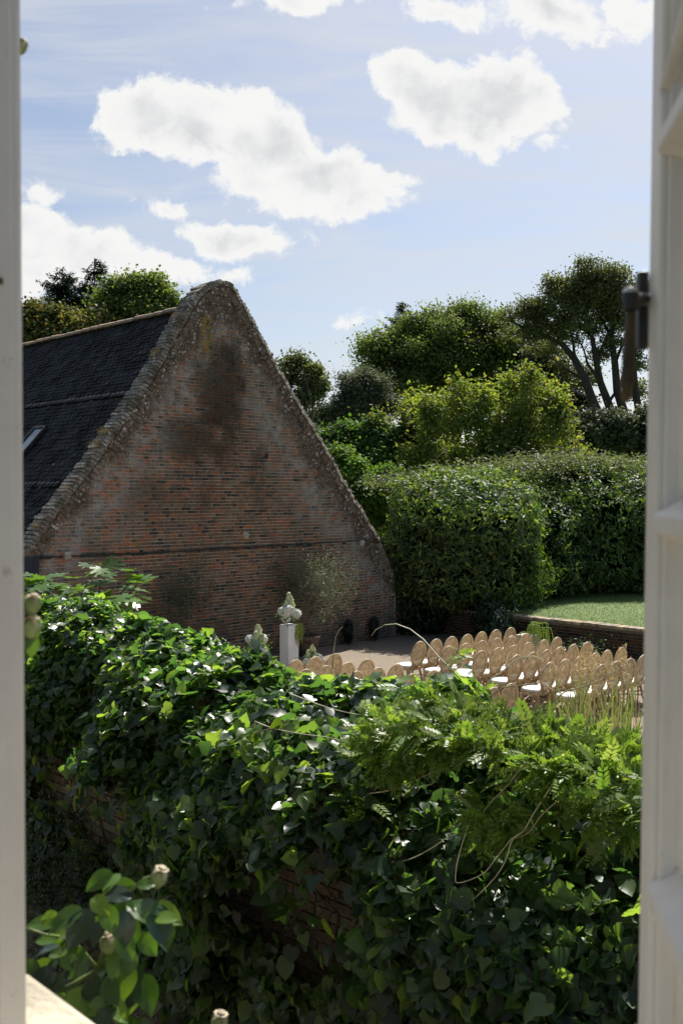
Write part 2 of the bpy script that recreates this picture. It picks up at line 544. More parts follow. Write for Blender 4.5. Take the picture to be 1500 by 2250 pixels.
M_EARTH = simple('rough meadow', (.045, .065, .03), .95, .3, .3, .4, 3)
sheet('ground', [(-900, -300), (900, -300), (900, 1500), (-900, 1500)], 0.0, M_EARTH)
TR = 2.85     # line of the retaining wall, in gable coordinates
gp = [G(-26, .0), G(TR, .0), G(TR, 24), G(-26, 24)]
sheet('gravel_court', gp, .004, M_GRAVEL)
M_PAVE = simple('pale paving slab', (.42, .38, .33), .85, .15, 3, .3)

# lawn: raised terrace behind the retaining wall and beyond the gable
def lawn():
    mb = MB()
    A = [G(TR + .25, 24), G(60, 24), G(60, -60), G(TR + .25, -60)]
    top = [(a[0], a[1], .70) for a in A]; bot = [(a[0], a[1], .02) for a in A]
    mb.add(top + bot, [(0, 1, 2, 3), (4, 7, 6, 5), (0, 4, 5, 1), (1, 5, 6, 2), (2, 6, 7, 3), (3, 7, 4, 0)])
    mb.build('lawn', M_GRASS)['kind'] = 'structure'
lawn()

def lawn_blades():
    n = 26000
    t = TR + .3 + rng.random(n) ** 1.3 * 7; p = -3 + rng.random(n) * 9.5
    P = O0 + Dx * t[:, None] + Nx * p[:, None] + Zx * .70
    D = rnd(n, .45) + np.array((0, 0, 1.0)); N = rnd(n)
    T = (np.array([(-.07, 0, 0), (.07, 0, 0), (0, 1, .1)]), np.array([(0, 1, 2)]))
    me = leaves_np('grass_blades', P, N, D, rng.uniform(.03, .075, n), T, leafmat('grass blade', [(.07, .12, .025), (.12, .17, .04), (.2, .19, .08)], (1.2, 1.3, .6), .5, .3, .35))
    tag(mk('grass_blades', me), 'short mown grass growing on the raised lawn', 'grass', kind='stuff')
lawn_blades()

# loose pebbles over the gravel in view
def pebbles():
    n = 5000
    P = O0 + Dx * (-7 + 9.5 * rng.random(n))[:, None] + Nx * (.3 + 9.5 * rng.random(n))[:, None] + Zx * .006
    T = (np.array([(1, 0, 0), (-.5, .8, 0), (-.5, -.8, 0), (0, 0, .7)], float), np.array([(0, 1, 3), (1, 2, 3), (2, 0, 3)]))
    me = leaves_np('pebbles', P, np.tile([[0, 0, 1.]], (n, 1)) + rnd(n, .2), rnd(n), rng.uniform(.006, .016, n), T, simple('pebble', (.42, .34, .26), .8, .3, 30, 0))
    tag(mk('pebbles', me), 'loose pebbles scattered over the gravel court', 'gravel', kind='stuff')
pebbles()

# ------------------------------------------------------------------ bricks
BC = [(.40, .16, .085), (.34, .15, .085), (.25, .15, .096), (.20, .138, .092), (.31, .20, .125), (.17, .13, .095), (.07, .066, .062),
      (.26, .18, .115), (.22, .155, .11), (.40, .17, .07), (.10, .086, .074), (.29, .22, .145)]
BCW = np.array([1.1, 1.5, 1.7, 1.6, 1, 1.3, .8, 1.2, 1.3, .5, .7, .5]); BCW /= BCW.sum()


def brick_cells(polytest, u0, u1, z0, z1, course=.075, seed=1, tdir=1):
    """Flemish bond; returns list (u, z, len)"""
    out = []; r = random.Random(seed); k = 0; z = z0
    while z < z1:
        u = u0 - r.random() * .03 - (.17 if k % 2 else 0)
        i = 0
        while u < u1:
            L = .215 if i % 2 == 0 else .102
            L += r.uniform(-.006, .006)
            c = u + L / 2
            if polytest(c - L / 2, z) and polytest(c + L / 2, z): out.append((c, z + course / 2, L))
            u += L + .014; i += 1
        z += course; k += 1
    return out


def bricks(cells, base, A, N, mats, parent, nsingle, rank, depth=.05, h=.059, seed=3, proud=.007, BC=BC):
    """nsingle top-ranked bricks as parts, the rest as one part"""
    r = np.random.default_rng(seed)
    cells = sorted(cells, key=rank)
    lens = (.215, .102)
    single, rest = cells[:nsingle], cells[nsingle:]
    protos = {}
    for i, L in enumerate(lens):
        for ci, c in enumerate(BC):
            mb = MB(); j = .002
            mb.box((0, 0, 0), (L, depth, h), (A, N, Zx))
            me = mb.mesh('brick', mats)
            a = me.color_attributes.new('bc', 'FLOAT_COLOR', 'POINT')
            a.data.foreach_set('color', np.array([c + (1,)] * 8, dtype=np.float32).ravel())
            protos[(i, ci)] = me
    for (u, z, L) in single:
        ci = int(r.choice(len(BC), p=BCW)); i = 0 if L > .15 else 1
        off = proud - depth / 2 + r.uniform(-.003, .003)
        c = base + A * u + N * off + Zx * z
        M = Matrix.Translation(Vector(c)) @ Matrix.Rotation(r.uniform(-.012, .012), 4, Vector(N)) @ Matrix.Rotation(r.uniform(-.02, .02), 4, 'Z')
        mk('brick', protos[(i, ci)], parent, M=M)
    if rest:
        V = []; C = []
        c0 = np.array([(-.5, -.5, -.5), (.5, -.5, -.5), (.5, -.5, .5), (-.5, -.5, .5), (-.5, .5, -.5), (.5, .5, -.5), (.5, .5, .5), (-.5, .5, .5)])
        fq = np.array([(4, 5, 6, 7), (0, 4, 7, 3), (5, 1, 2, 6), (7, 6, 2, 3), (0, 1, 5, 4)])
        u = np.array([q[0] for q in rest]); z = np.array([q[1] for q in rest]); L = np.array([q[2] for q in rest])
        n = len(rest)
        off = proud - depth / 2 + r.uniform(-.004, .004, n)
        tilt = r.uniform(-.015, .015, n)
        lx = c0[None, :, 0] * L[:, None]; ly = c0[None, :, 1] * depth; lz = c0[None, :, 2] * (h + r.uniform(-.003, .003, n))[:, None] + tilt[:, None] * lx
        ctr = base + A * u[:, None] + N * off[:, None] + Zx * z[:, None]
        V = ctr[:, None, :] + lx[..., None] * A + ly[..., None] * N + lz[..., None] * Zx
        cc = np.array(BC)[r.choice(len(BC), size=n, p=BCW)] * r.uniform(.85, 1.12, (n, 1))
        C = np.repeat(np.concatenate([cc, np.ones((n, 1))], 1)[:, None, :], 8, axis=1)
        Fc = fq[None] + (np.arange(n) * 8)[:, None, None]
        me = mesh_np('brickwork', V.reshape(-1, 3), Fc.reshape(-1, 4), mats, cols=C.reshape(-1, 4))
        mk('brickwork', me, parent, 'stuff')


# ------------------------------------------------------------------ barn
OUT_PX = [(62, 1195), (100, 1135), (150, 1072), (215, 985), (290, 876), (350, 780), (400, 690), (420, 657), (434, 638), (448, 625), (465, 616), (480, 612), (495, 613), (509, 620),
          (522, 634), (535, 656), (560, 700), (620, 815), (700, 948), (770, 1075), (835, 1180)]
OUT = []
for q in OUT_PX:
    P = hit(q[0], q[1], O0, Nx) - O0
    OUT.append((float(P @ Dx), float(P[2])))
barn = thing('brick_barn', 'old brick barn with a tall steep gable, mossy parapet and dark tiled roof', 'barn', tuple(G(-4.35, 0)))
TL, TRr = -9.75, 1.55      # ends of the wall


def wall_top(t):
    xs = [o[0] for o in OUT]; zs = [o[1] for o in OUT]
    if t < xs[0]: return zs[0] - .25
    if t > xs[-1]: return zs[-1] - .45 - (t - xs[-1]) * .9
    return float(np.interp(t, xs, zs))


def gable():
    mb = MB()
    ts = sorted(set([TL, TL + .02] + [o[0] for o in OUT] + [TRr]))
    n = len(ts)
    vs = []
    for p in (-.004, -.46):
        for t in ts: vs.append(G(t, p, 0))
        for t in ts: vs.append(G(t, p, wall_top(t) - .10))
    fs = []
    for i in range(n - 1):
        fs.append((i, i + 1, n + i + 1, n + i))
        fs.append((2 * n + i + 1, 2 * n + i, 3 * n + i, 3 * n + i + 1))
        fs.append((n + i, n + i + 1, 3 * n + i + 1, 3 * n + i))
    fs.append((0, n, 3 * n, 2 * n)); fs.append((n - 1, 3 * n - 1, 4 * n - 1, 2 * n - 1))
    mb.add(vs, fs)
    mb.build('wall', M_MORTAR, barn)
    inside = lambda u, z: (TL < u < TRr) and z + .075 < wall_top(u) - .16
    cells = brick_cells(inside, TL, TRr, .0, 8.8)
    hole = at(585, 1002, 24)
    def rank(c):
        P = G(c[0], 0, c[1]); x, y, dep = project(P)
        vis = (x > 62) and not (y > 1250 and x < 600) and abs(c[0] + 4.35) * 1.2 + c[1] < 7.9
        return (0 if vis and c[2] > .15 else 1, dep)
    bricks(cells, O0, Dx, Nx, M_BRICK, barn, 300, rank)
    # coping bricks on edge along the parapet, and the rough raking course below
    pts = np.array(OUT); seg = np.linalg.norm(np.diff(pts, axis=0), axis=1); cum = np.concatenate([[0], np.cumsum(seg)])
    protos = []
    for k in range(6):
        r = random.Random(k); m2 = MB()
        m2.box((0, 0, 0), (.075 + r.uniform(-.01, .012), .56, .115 + r.uniform(-.02, .02)), tap=.1 + r.random() * .15)
        protos.append(m2.mesh('coping_brick', M_COPE))
    s = 0.0
    while s < cum[-1]:
        x = np.interp(s, cum, pts[:, 0]); z = np.interp(s, cum, pts[:, 1])
        x2 = np.interp(min(s + .1, cum[-1]), cum, pts[:, 0]); z2 = np.interp(min(s + .1, cum[-1]), cum, pts[:, 1])
        x1 = np.interp(max(s - .1, 0), cum, pts[:, 0]); z1 = np.interp(max(s - .1, 0), cum, pts[:, 1])
        tg_ = unit((Dx * (x2 - x1) + Zx * (z2 - z1))[None])[0]; up = np.cross(tg_, Nx); up = up if up[2] > 0 else -up
        c = G(x, -.23 + random.uniform(-.02, .02), z) - up * (.085 + random.uniform(-.015, .02))
        Rm = Matrix((Vector(tg_), Vector(-Nx), Vector(up))).transposed().to_4x4()
        mk('coping_brick', random.choice(protos), barn, M=Matrix.Translation(Vector(c)) @ Rm @ Matrix.Rotation(random.uniform(-.08, .08), 4, 'Y') @ Matrix.Rotation(random.uniform(-.05, .05), 4, 'X'))
        s += .092
    protos = []
    for k in range(6):
        r = random.Random(k + 50); m2 = MB()
        m2.box((0, 0, 0), (.10 + r.uniform(-.02, .04), .05, .17 + r.uniform(-.04, .05)), tap=.1)
        me = m2.mesh('raking_brick', M_BRICK)
        a = me.color_attributes.new('bc', 'FLOAT_COLOR', 'POINT'); a.data.foreach_set('color', np.array([BC[(k * 5 + 3) % 12] + (1,)] * 8, dtype=np.float32).ravel())
        protos.append(me)
    s = .1
    while s < cum[-1] - .1:
        x = np.interp(s, cum, pts[:, 0]); z = np.interp(s, cum, pts[:, 1])
        x2 = np.interp(s + .1, cum, pts[:, 0]); z2 = np.interp(s + .1, cum, pts[:, 1])
        tg_ = unit((Dx * (x2 - x) + Zx * (z2 - z))[None])[0]; up = np.cross(tg_, Nx); up = up if up[2] > 0 else -up
        c = G(x, .004 + random.uniform(-.004, .012), z) - up * (.27 + random.uniform(-.02, .02))
        Rm = Matrix((Vector(tg_), Vector(-Nx), Vector(up))).transposed().to_4x4()
        mk('raking_brick', random.choice(protos), barn, M=Matrix.Translation(Vector(c)) @ Rm @ Matrix.Rotation(random.uniform(-.14, .14), 4, 'Y'))
        s += .125
    # old eaves line: broken flashing strip, stone blocks, pattress plate, putlog hole
    mb = MB(); r = random.Random(5); t = TL + .5
    while t < 1.0:
        L = r.uniform(.25, .8)
        mb.box(G(t + L / 2, .014, 2.66 + r.uniform(-.012, .012) + .006 * t), (L - .01, .045, .032 + r.uniform(-.008, .02)), (Dx, Nx, Zx))
        if r.random() < .45:
            mb.box(G(t + L * .7, .014, 2.62), (.07, .04, .07), (Dx, Nx, Zx))
        t += L
    tag(mb.build('flashing_strip', M_LEAD, barn), 'dark broken strip running across the wall at eaves height')
    for q in ((145, 1220), (790, 1193)):
        P = hit(q[0], q[1], O0, Nx); mb = MB(); mb.box(P + Nx * .05, (.13, .12, .15), (Dx, Nx, Zx), tap=-.15)
        mb.build('corbel_stone', M_STONE, barn, bevel=.01)
    P = hit(540, 1176, O0, Nx); mb = MB(); mb.lathe([(0, 0.03), (.06, .03), (.085, .012), (.09, 0), (.09, -.02)], P + Nx * .01, 18, (Dx, Zx, Nx)); mb.lathe([(.0, .05), (.02, .05), (.022, .02)], P + Nx * .01, 8, (Dx, Zx, Nx))
    mb.build('pattress_plate', M_STONE, barn)
    P = hit(585, 1002, O0, Nx); mb = MB(); mb.box(P + Nx * .006, (.09, .012, .13), (Dx, Nx, Zx)); mb.build('vent_hole', M_LEAD, barn)
    # dark blue upright boards covering a rectangle at the left end
    a = hit(60, 1222, O0, Nx); c = hit(84, 1222, O0, Nx)
    mb = MB(); t1 = float((c - O0) @ Dx); h = float(c[2])
    for k in range(6):
        mb.box(G(t1 - .07 - k * .14, .03, h / 2), (.135, .03, h), (Dx, Nx, Zx))
    mb.build('dark_boards', M_NAVY, barn)


gable()


def barn_roof():
    g = -Nx
    RZ, RT = 8.32, -4.35
    LEN = 17.0
    for side in (-1, 1):
        et = -9.75 if side < 0 else 1.2; ez = 2.25 if side < 0 else 2.0
        dn = unit((Dx * (et - RT) + Zx * (ez - RZ))[None])[0]; L = math.hypot(et - RT, ez - RZ)
        nn = np.cross(g, dn); nn = nn if nn[2] > 0 else -nn
        mb = MB(); c = G(RT, 0, RZ) + dn * L / 2 + g * (LEN / 2 + .45) - nn * .08
        mb.box(c, (LEN, L, .1), (g, dn, nn)); mb.build('roof_deck', M_SLATE, barn)
        # tiles
        gauge, w = .125, .2
        nc = int(L / gauge); nr = int(LEN / w)
        if side > 0: nr //= 2; w = .4
        ii, jj = np.meshgrid(np.arange(nc), np.arange(nr), indexing='ij'); ii = ii.ravel(); jj = jj.ravel(); n = len(ii)
        r = np.random.default_rng(4)
        step = np.where(np.isin(ii, (23, 45)), .04, 0.0)
        ctr = G(RT, 0, RZ) + dn * ((ii + .5) * gauge)[:, None] + g * (.47 + (jj + .5 + .5 * (ii % 2)) * w)[:, None] + nn * (r.uniform(-.006, .01, n) + step)[:, None]
        c0 = np.array([(-.5, -.5, -.5), (.5, -.5, -.5), (.5, -.5, .5), (-.5, -.5, .5), (-.5, .5, -.5), (.5, .5, -.5), (.5, .5, .5), (-.5, .5, .5)])
        fq = np.array([(4, 5, 6, 7), (0, 4, 7, 3), (5, 1, 2, 6), (7, 6, 2, 3)])
        lx = c0[None, :, 0] * (w - .006); ly = c0[None, :, 1] * .155; tl = r.uniform(.10, .2, n)[:, None]
        lz = c0[None, :, 2] * .016 + tl * ly
        V = ctr[:, None, :] + lx[..., None] * g + ly[..., None] * dn + lz[..., None] * nn
        Fc = fq[None] + (np.arange(n) * 8)[:, None, None]
        mk('roof_tiles', mesh_np('roof_tiles', V.reshape(-1, 3), Fc.reshape(-1, 4), M_SLATE), barn, 'stuff')
        if side < 0:
            P0 = G(RT, 0, RZ) + nn * .05
            A = hit(103, 940, P0, nn); B = hit(62, 1003, P0, nn)
            vlen = abs(float((B - A) @ dn)); gc = float((A - P0) @ g)
            dc = float((A - P0) @ dn)
            W = .55
            c = P0 + g * (gc + W / 2) + dn * (dc + .75)
            sk = MB()
            for q, sz in (((-W / 2, 0), (.06, 1.5)), ((W / 2, 0), (.06, 1.5)), ((0, -.75), (W, .06)), ((0, .75), (W, .06))):
                sk.box(c + g * q[0] + dn * q[1] + nn * .02, (sz[0], sz[1], .08), (g, dn, nn))
            so = sk.build('skylight_frame', M_LEAD, barn)
            pm = MB(); pm.box(c + nn * .02, (W - .06, 1.44, .02), (g, dn, nn)); pm.build('pane', M_GLASS, so)
    # ridge tiles
    k = 0; s = .47
    while s < LEN + .4:
        mb = MB(); prof = []
        a0 = G(RT, 0, RZ + .02) + g * s; a1 = a0 + g * .43; b0 = len(mb.v)
        jit = random.uniform(-.012, .015)
        vs = []
        for P, ex in ((a0, .0), (a1, .012)):
            for a in (-75, -45, -15, 15, 45, 75):
                rr = .15 + ex
                vs.append(P + Dx * rr * math.sin(R(a)) + Zx * (rr * math.cos(R(a)) - .05 + jit))
            for a in (75, 45, 15, -15, -45, -75):
                rr = .125 + ex
                vs.append(P + Dx * rr * math.sin(R(a)) + Zx * (rr * math.cos(R(a)) - .05 + jit))
        fs = [(i, (i + 1) % 12, 12 + (i + 1) % 12, 12 + i) for i in range(12)] + [tuple(range(11, -1, -1)), tuple(range(12, 24))]
        mb.add(vs, fs); mb.build('ridge_tile', M_RIDGE, barn)
        s += .44
    # rear and side walls
    mb = MB()
    mb.box(G(TL + .25, -9.2, 1.1), (.4, 17.4, 2.2), (Dx, Nx, Zx)); mb.box(G(1.1, -9.2, 1.0), (.4, 17.4, 2.0), (Dx, Nx, Zx))
    mb.build('side_walls', M_MORTAR, barn)


barn_roof()


# tufts of dry grass and moss on the left parapet
def tufts():
    M_T = leafmat('dry moss tuft', [(.16, .11, .06), (.22, .17, .10), (.10, .11, .05)], (1.2, 1.0, .6), .8, .2, .3)
    for q in ((394, 697), (346, 776), (231, 950), (214, 975), (150, 1076), (84, 1158)):
        P0 = hit(q[0], q[1], O0 - Nx * .1, Nx) + Zx * .0
        n = 130
        P = P0 + rnd(n, .07) * np.array((1, 1, .5))
        me = leaves_np('moss_tuft', P, rnd(n), rnd(n, .6) + np.array((0, 0, 1.)), rng.uniform(.05, .12, n), (np.array([(-.06, 0, 0), (.06, 0, 0), (0, 1, .1)]), np.array([(0, 1, 2)])), M_T)
        mk('moss_tuft', me, barn, 'stuff')
tufts()

# low brick wall turning into the retaining wall
def retaining():
    w = thing('retaining_wall', 'low dark brick retaining wall with flat coping holding up the lawn', 'wall', tuple(G(TR, 4)))
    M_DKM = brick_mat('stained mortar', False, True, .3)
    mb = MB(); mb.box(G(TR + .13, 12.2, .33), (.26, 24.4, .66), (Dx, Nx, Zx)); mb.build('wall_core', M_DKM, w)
    inside = lambda u, z: 0 < u < 13 and z < .6
    cells = brick_cells(inside, 0, 13, 0, .63, seed=9)
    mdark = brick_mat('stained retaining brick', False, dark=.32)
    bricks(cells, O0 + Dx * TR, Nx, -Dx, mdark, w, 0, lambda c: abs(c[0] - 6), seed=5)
    s = 0; pr = []
    for k in range(4):
        m2 = MB(); m2.box((0, 0, 0), (.215 + random.uniform(-.015, .01), .34, .07), (Nx, Dx, Zx)); pr.append(m2.mesh('coping_brick', simple('pale worn coping %d' % k, (.30 + .03 * k, .25 + .02 * k, .19), .9, .25, 7, .5)))
    while s < 13:
        mk('coping_brick', random.choice(pr), w, M=Matrix.Translation(Vector(G(TR + .12 + random.uniform(-.01, .01), s + .11, .70 + random.uniform(-.008, .01)))) @ Matrix.Rotation(random.uniform(-.03, .03), 4, 'Z'))
        s += .23
    w2 = thing('low_wall', 'low dark brick wall under the laurel hedge beside the barn', 'wall', tuple(G(2.2, -.2)))
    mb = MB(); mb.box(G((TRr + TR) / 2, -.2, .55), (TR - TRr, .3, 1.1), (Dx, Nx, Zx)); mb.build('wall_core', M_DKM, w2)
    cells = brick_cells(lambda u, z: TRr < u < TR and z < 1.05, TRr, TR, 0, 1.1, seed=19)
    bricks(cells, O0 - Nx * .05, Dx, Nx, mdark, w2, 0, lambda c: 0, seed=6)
retaining()

# ------------------------------------------------------------------ chairs
M_OAK = simple('limed oak', (.53, .40, .235), .5, .16, 9, .15, 60, spec=.35)
M_CANE = simple('woven cane', (.54, .41, .235), .6, .15, 14, 0)
M_CUSH = simple('white seat pad', (.82, .80, .76), .8, .04, 5, .2, 80)


def make_chair():
    root = thing('banquet_chair', 'x', 'chair', (0, 0, 0), 'oval backed cane chairs set out in rows')
    # local: +y is the way the sitter faces, seat centre at origin
    mb = MB(); n = 20
    prof = []
    def ring(rx, ry, z, sq=2.6):
        return [(rx * math.copysign(abs(math.cos(a)) ** (2 / sq), math.cos(a)), ry * math.copysign(abs(math.sin(a)) ** (2 / sq), math.sin(a)), z) for a in [2 * math.pi * k / n for k in range(n)]]
    def stack(mb, rings, cap0=True, cap1=True):
        b = len(mb.v)
        for r_ in rings: mb.v += r_
        for i in range(len(rings) - 1):
            for k in range(n):
                a = b + i * n + k; c = b + i * n + (k + 1) % n; mb.f.append((a, c, c + n, a + n))
        if cap0: mb.f.append(tuple(b + k for k in reversed(range(n))))
        if cap1: mb.f.append(tuple(b + (len(rings) - 1) * n + k for k in range(n)))
    fr = MB(); stack(fr, [ring(.225, .215, .385), ring(.235, .225, .395), ring(.235, .225, .435), ring(.225, .215, .445)]); fr.build('seat_frame', M_OAK, root)
    cu = MB(); stack(cu, [ring(.215, .205, .4455), ring(.225, .215, .46), ring(.218, .208, .482), ring(.17, .16, .493)]); cu.build('seat', M_CUSH, root, smooth=False)
    for sx in (-1, 1):
        for sy in (1, -1):
            lg = MB(); x0, y0 = sx * .175, sy * .165
            if sy > 0: pts = [(x0, y0, .40), (x0 * 1.03, y0 * 1.04, .3), (x0 * 1.05, y0 * 1.08, .15), (x0 * 1.06, y0 * 1.12, .0)]; rad = [.026, .024, .018, .013]
            else: pts = [(x0 * .9, y0, .40), (x0 * .95, y0 * 1.1, .3), (x0 * 1.0, y0 * 1.3, .15), (x0 * 1.05, y0 * 1.6, 0)]; rad = [.026, .024, .019, .015]
            lg.tube(pts, rad, 8); lg.build('leg', M_OAK, root, smooth=True)
    st = MB(); st.tube([(-.17, .14, .2), (0, .02, .21), (.17, -.2, .2)], .011, 6); st.tube([(.17, .14, .2), (0, .0, .205), (-.17, -.2, .2)], .011, 6); st.build('stretcher', M_OAK, root, smooth=True)
    # oval back leaning away
    tilt = R(11); cz = .455 + .26; cy = -.215
    def bk(x, h):    # h = height above the middle of the oval
        hh = cz - .43 + h
        return (x, cy - math.sin(tilt) * hh, .43 + math.cos(tilt) * hh)
    ov = MB(); m = 32; pts = []
    A, B = .198, .245
    rings = []
    for k in range(m):
        a = 2 * math.pi * k / m
        for (dr, dn) in ((-.022, -.014), (.022, -.014), (.026, 0), (.022, .014), (-.022, .014)):
            x = (A + dr) * math.cos(a); h = (B + dr) * math.sin(a); p = bk(x, h)
            ov.v.append((p[0], p[1] + dn * math.cos(tilt), p[2] + dn * math.sin(tilt)))
    for k in range(m):
        for j in range(5):
            a = k * 5 + j; b = k * 5 + (j + 1) % 5; c = ((k + 1) % m) * 5 + (j + 1) % 5; d = ((k + 1) % m) * 5 + j
            ov.f.append((a, d, c, b))
    ov.build('back_frame', M_OAK, root, smooth=True)
    for sx in (-1, 1):
        po = MB(); p0 = (sx * .16, -.18, .40); p1 = (sx * .155, -.215, .47); p2 = bk(sx * .125, -.16); p3 = bk(sx * .155, -.13)
        po.tube([p0, p1, p2, p3], [.023, .02, .019, .018], 8); po.build('back_post', M_OAK, root, smooth=True)
    cn = MB(); pitch, wd = .0125, .0096
    k = -int(A / pitch)
    for k in range(-int(A / pitch), int(A / pitch) + 1):
        x = k * pitch; hh = B * math.sqrt(max(0, 1 - (x / A) ** 2))
        q = [bk(x - wd / 2, -hh), bk(x + wd / 2, -hh), bk(x + wd / 2, hh), bk(x - wd / 2, hh)]
        cn.add(q, [(0, 1, 2, 3)])
    for k in range(-int(B / pitch), int(B / pitch) + 1):
        h = k * pitch; xx = A * math.sqrt(max(0, 1 - (h / B) ** 2))
        q = [bk(-xx, h - wd / 2), bk(xx, h - wd / 2), bk(xx, h + wd / 2), bk(-xx, h + wd / 2)]
        cn.add([(a[0], a[1] + .0012, a[2]) for a in q], [(0, 1, 2, 3)])
    cn.build('cane_panel', M_CANE, root)
    return root


proto_chair = make_chair(); chair_used = [False]
FACE = math.atan2(-Nx[1], -Nx[0]) - math.pi / 2
ORD = ['first', 'second', 'third', 'fourth', 'fifth', 'sixth', 'seventh', 'eighth']
ROWN = ['front row', 'second row', 'third row', 'fourth row', 'fifth row', 'back row']


def place_chair(t, p, label):
    if not chair_used[0]:
        o = proto_chair; chair_used[0] = True
    else:
        o = proto_chair.copy(); COL.objects.link(o)
        for ch in list(proto_chair.children):
            c = ch.copy(); COL.objects.link(c); c.parent = o
    # t, p is where the top of the back stands; seat centre is ahead of it
    P = G(t, p - .335)
    o.location = (P[0], P[1], .006)
    o.rotation_euler = (0, 0, FACE + random.uniform(-.03, .03))
    o['label'] = label


rows = [5.48, 6.27, 7.04, 7.81, 8.65, 9.40]
cnt = [7, 6, 6, 6, 6, 6]; t0s = [-3.61, -3.63, -3.64, -3.58, -3.80, -3.85]
for ri, p in enumerate(rows):
    step = .495 if ri < 4 else .475
    if ri == 3: step = .455
    for k in range(cnt[ri]):
        place_chair(t0s[ri] + k * step + random.uniform(-.015, .015), p + random.uniform(-.02, .02),
                    'cane backed chair, %s from the aisle in the %s of the right block' % (ORD[k], ROWN[ri]))
for ri, p in enumerate([5.41, 6.22, 6.95, 7.75, 8.55, 9.35]):
    for k in range(6 if ri < 2 else (3 if ri < 4 else 2)):
        t = -5.87 - k * .48
        x, y, dep = project(G(t, p, .97))
        place_chair(t, p + random.uniform(-.02, .02), 'cane backed chair, %s from the aisle in the %s of the left block' % (ORD[k], ROWN[ri]))

# ------------------------------------------------------------------ flowers, pedestals
M_PLINTH = simple('white painted plinth', (.80, .80, .79), .6, .02, 3, .05)
M_WHITE = simple('white hydrangea petal', (.74, .75, .68), .7, .04, 20, 0)
M_CREAM = simple('cream green panicle', (.74, .76, .52), .75, .1, 20, 0, col2=(.55, .62, .34))
M_FGREEN = leafmat('arrangement greenery', [(.05, .12, .03), (.10, .2, .05)], (1.4, 1.5, .5), .5, .4, .35)
M_AMAR = simple('hanging green amaranthus', (.20, .26, .05), .8, .2, 20, .4)


def head_mesh(name, rx, rz, n, mat, seed):
    r = np.random.default_rng(seed)
    v = unit(r.normal(0, 1, (n, 3))); P = v * np.array((rx, rx, rz)) * r.uniform(.86, 1.04, (n, 1))
    if rz > rx * 1.2: P[:, :2] *= (1 - .45 * (P[:, 2:3] / rz + 1) / 2)
    T = (np.array([(-.5, -.5, 0), (.5, -.5, .1), (.5, .5, 0), (-.5, .5, .1)], float), np.array([(0, 1, 2), (0, 2, 3)]))
    me = leaves_np(name, P, v + r.normal(0, .35, (n, 3)), r.normal(0, 1, (n, 3)), r.uniform(.022, .04, n), T, mat)
    # solid heart
    b = bmesh.new(); b.from_mesh(me)
    bmesh.ops.create_icosphere(b, subdivisions=2, radius=1, matrix=Matrix.Diagonal((rx * .8, rx * .8, rz * .78, 1)))
    b.to_mesh(me); b.free()
    return me


HW = [head_mesh('hydrangea_head', .115, .10, 340, M_WHITE, i) for i in range(3)]
HC = [head_mesh('hydrangea_panicle', .07, .12, 260, M_CREAM, 10 + i) for i in range(3)]


def arrangement(loc, w, h, nw, nc, label, trail=False):
    a = thing('flower_arrangement', label, 'flowers', loc, 'hydrangea arrangements at the end of the aisle')
    r = random.Random(nw * 13 + nc)
    for k in range(nw):
        an = r.uniform(0, 6.28); rr = w * math.sqrt(r.random()) * .8; z = .07 + r.random() * h * .45
        M = Matrix.Translation((loc[0] + rr * math.cos(an), loc[1] + rr * math.sin(an), loc[2] + z)) @ Matrix.Rotation(r.random() * 6, 4, 'Z') @ Matrix.Scale(r.uniform(.85, 1.15), 4)
        mk('hydrangea_head', HW[k % 3], a, M=M)
    for k in range(nc):
        an = r.uniform(0, 6.28); q = (k + .5) / nc; rr = w * (1 - q) * .75
        M = Matrix.Translation((loc[0] + rr * math.cos(an), loc[1] + rr * math.sin(an), loc[2] + h * (.35 + .6 * q))) @ Matrix.Rotation(r.uniform(-.4, .4), 4, 'X') @ Matrix.Scale(r.uniform(.85, 1.1), 4)
        mk('hydrangea_panicle', HC[k % 3], a, M=M)
    n = 160
    P = np.array(loc) + rnd(n, 1) * np.array((w * .5, w * .5, h * .2)) + np.array((0, 0, h * .3))
    me = leaves_np('greenery', P, rnd(n) + np.array((0, 0, .5)), rnd(n), rng.uniform(.04, .09, n), T_OVAL, M_FGREEN)
    mk('greenery', me, a, 'stuff')
    if trail:
        for k in range(16):
            mb = MB(); q = np.array(loc) + Dx * (.10 + .015 * k - .06) + Nx * (.13 + r.uniform(-.03, .03)); L = r.uniform(.25, .52)
            mb.tube([q + Zx * .03, q + Zx * -.05 + Nx * .03, q - Zx * L * .6 + Nx * .04, q - Zx * L + Nx * .03], [.008, .012, .012, .004], 5)
            mb.build('trailing_tassel', M_AMAR, a)


def plinth(base, w, h, label):
    mb = MB(); mb.box((base[0], base[1], h / 2 + .005), (w, w, h), (Dx, Nx, Zx)); o = mb.build('plinth', M_PLINTH, None, bevel=.006)
    tag(o, label, 'plinth', 'square white flower plinths'); return o


pb = G(-3.84, 1.78)
plinth(pb, .30, .98, 'tall square white plinth holding the tallest flower arrangement')
arrangement((pb[0], pb[1], .985), .21, .66, 11, 8, 'tallest hydrangea arrangement with trailing green tassels on the tall plinth', True)
pb = G(-5.0, 2.1)
plinth(pb, .34, .48, 'short square white plinth nearer the ivy holding a hydrangea arrangement')
arrangement((pb[0], pb[1], .485), .24, .58, 12, 8, 'hydrangea arrangement heaped on the short plinth left of the tall one')
pb = G(-4.75, 2.4); arrangement((pb[0], pb[1], .02), .2, .34, 4, 3, 'low hydrangea bunch on the gravel between the two plinths')
pb = G(-3.3, 1.95); arrangement((pb[0], pb[1], .02), .2, .42, 4, 4, 'low hydrangea bunch on the gravel to the right of the tall plinth')

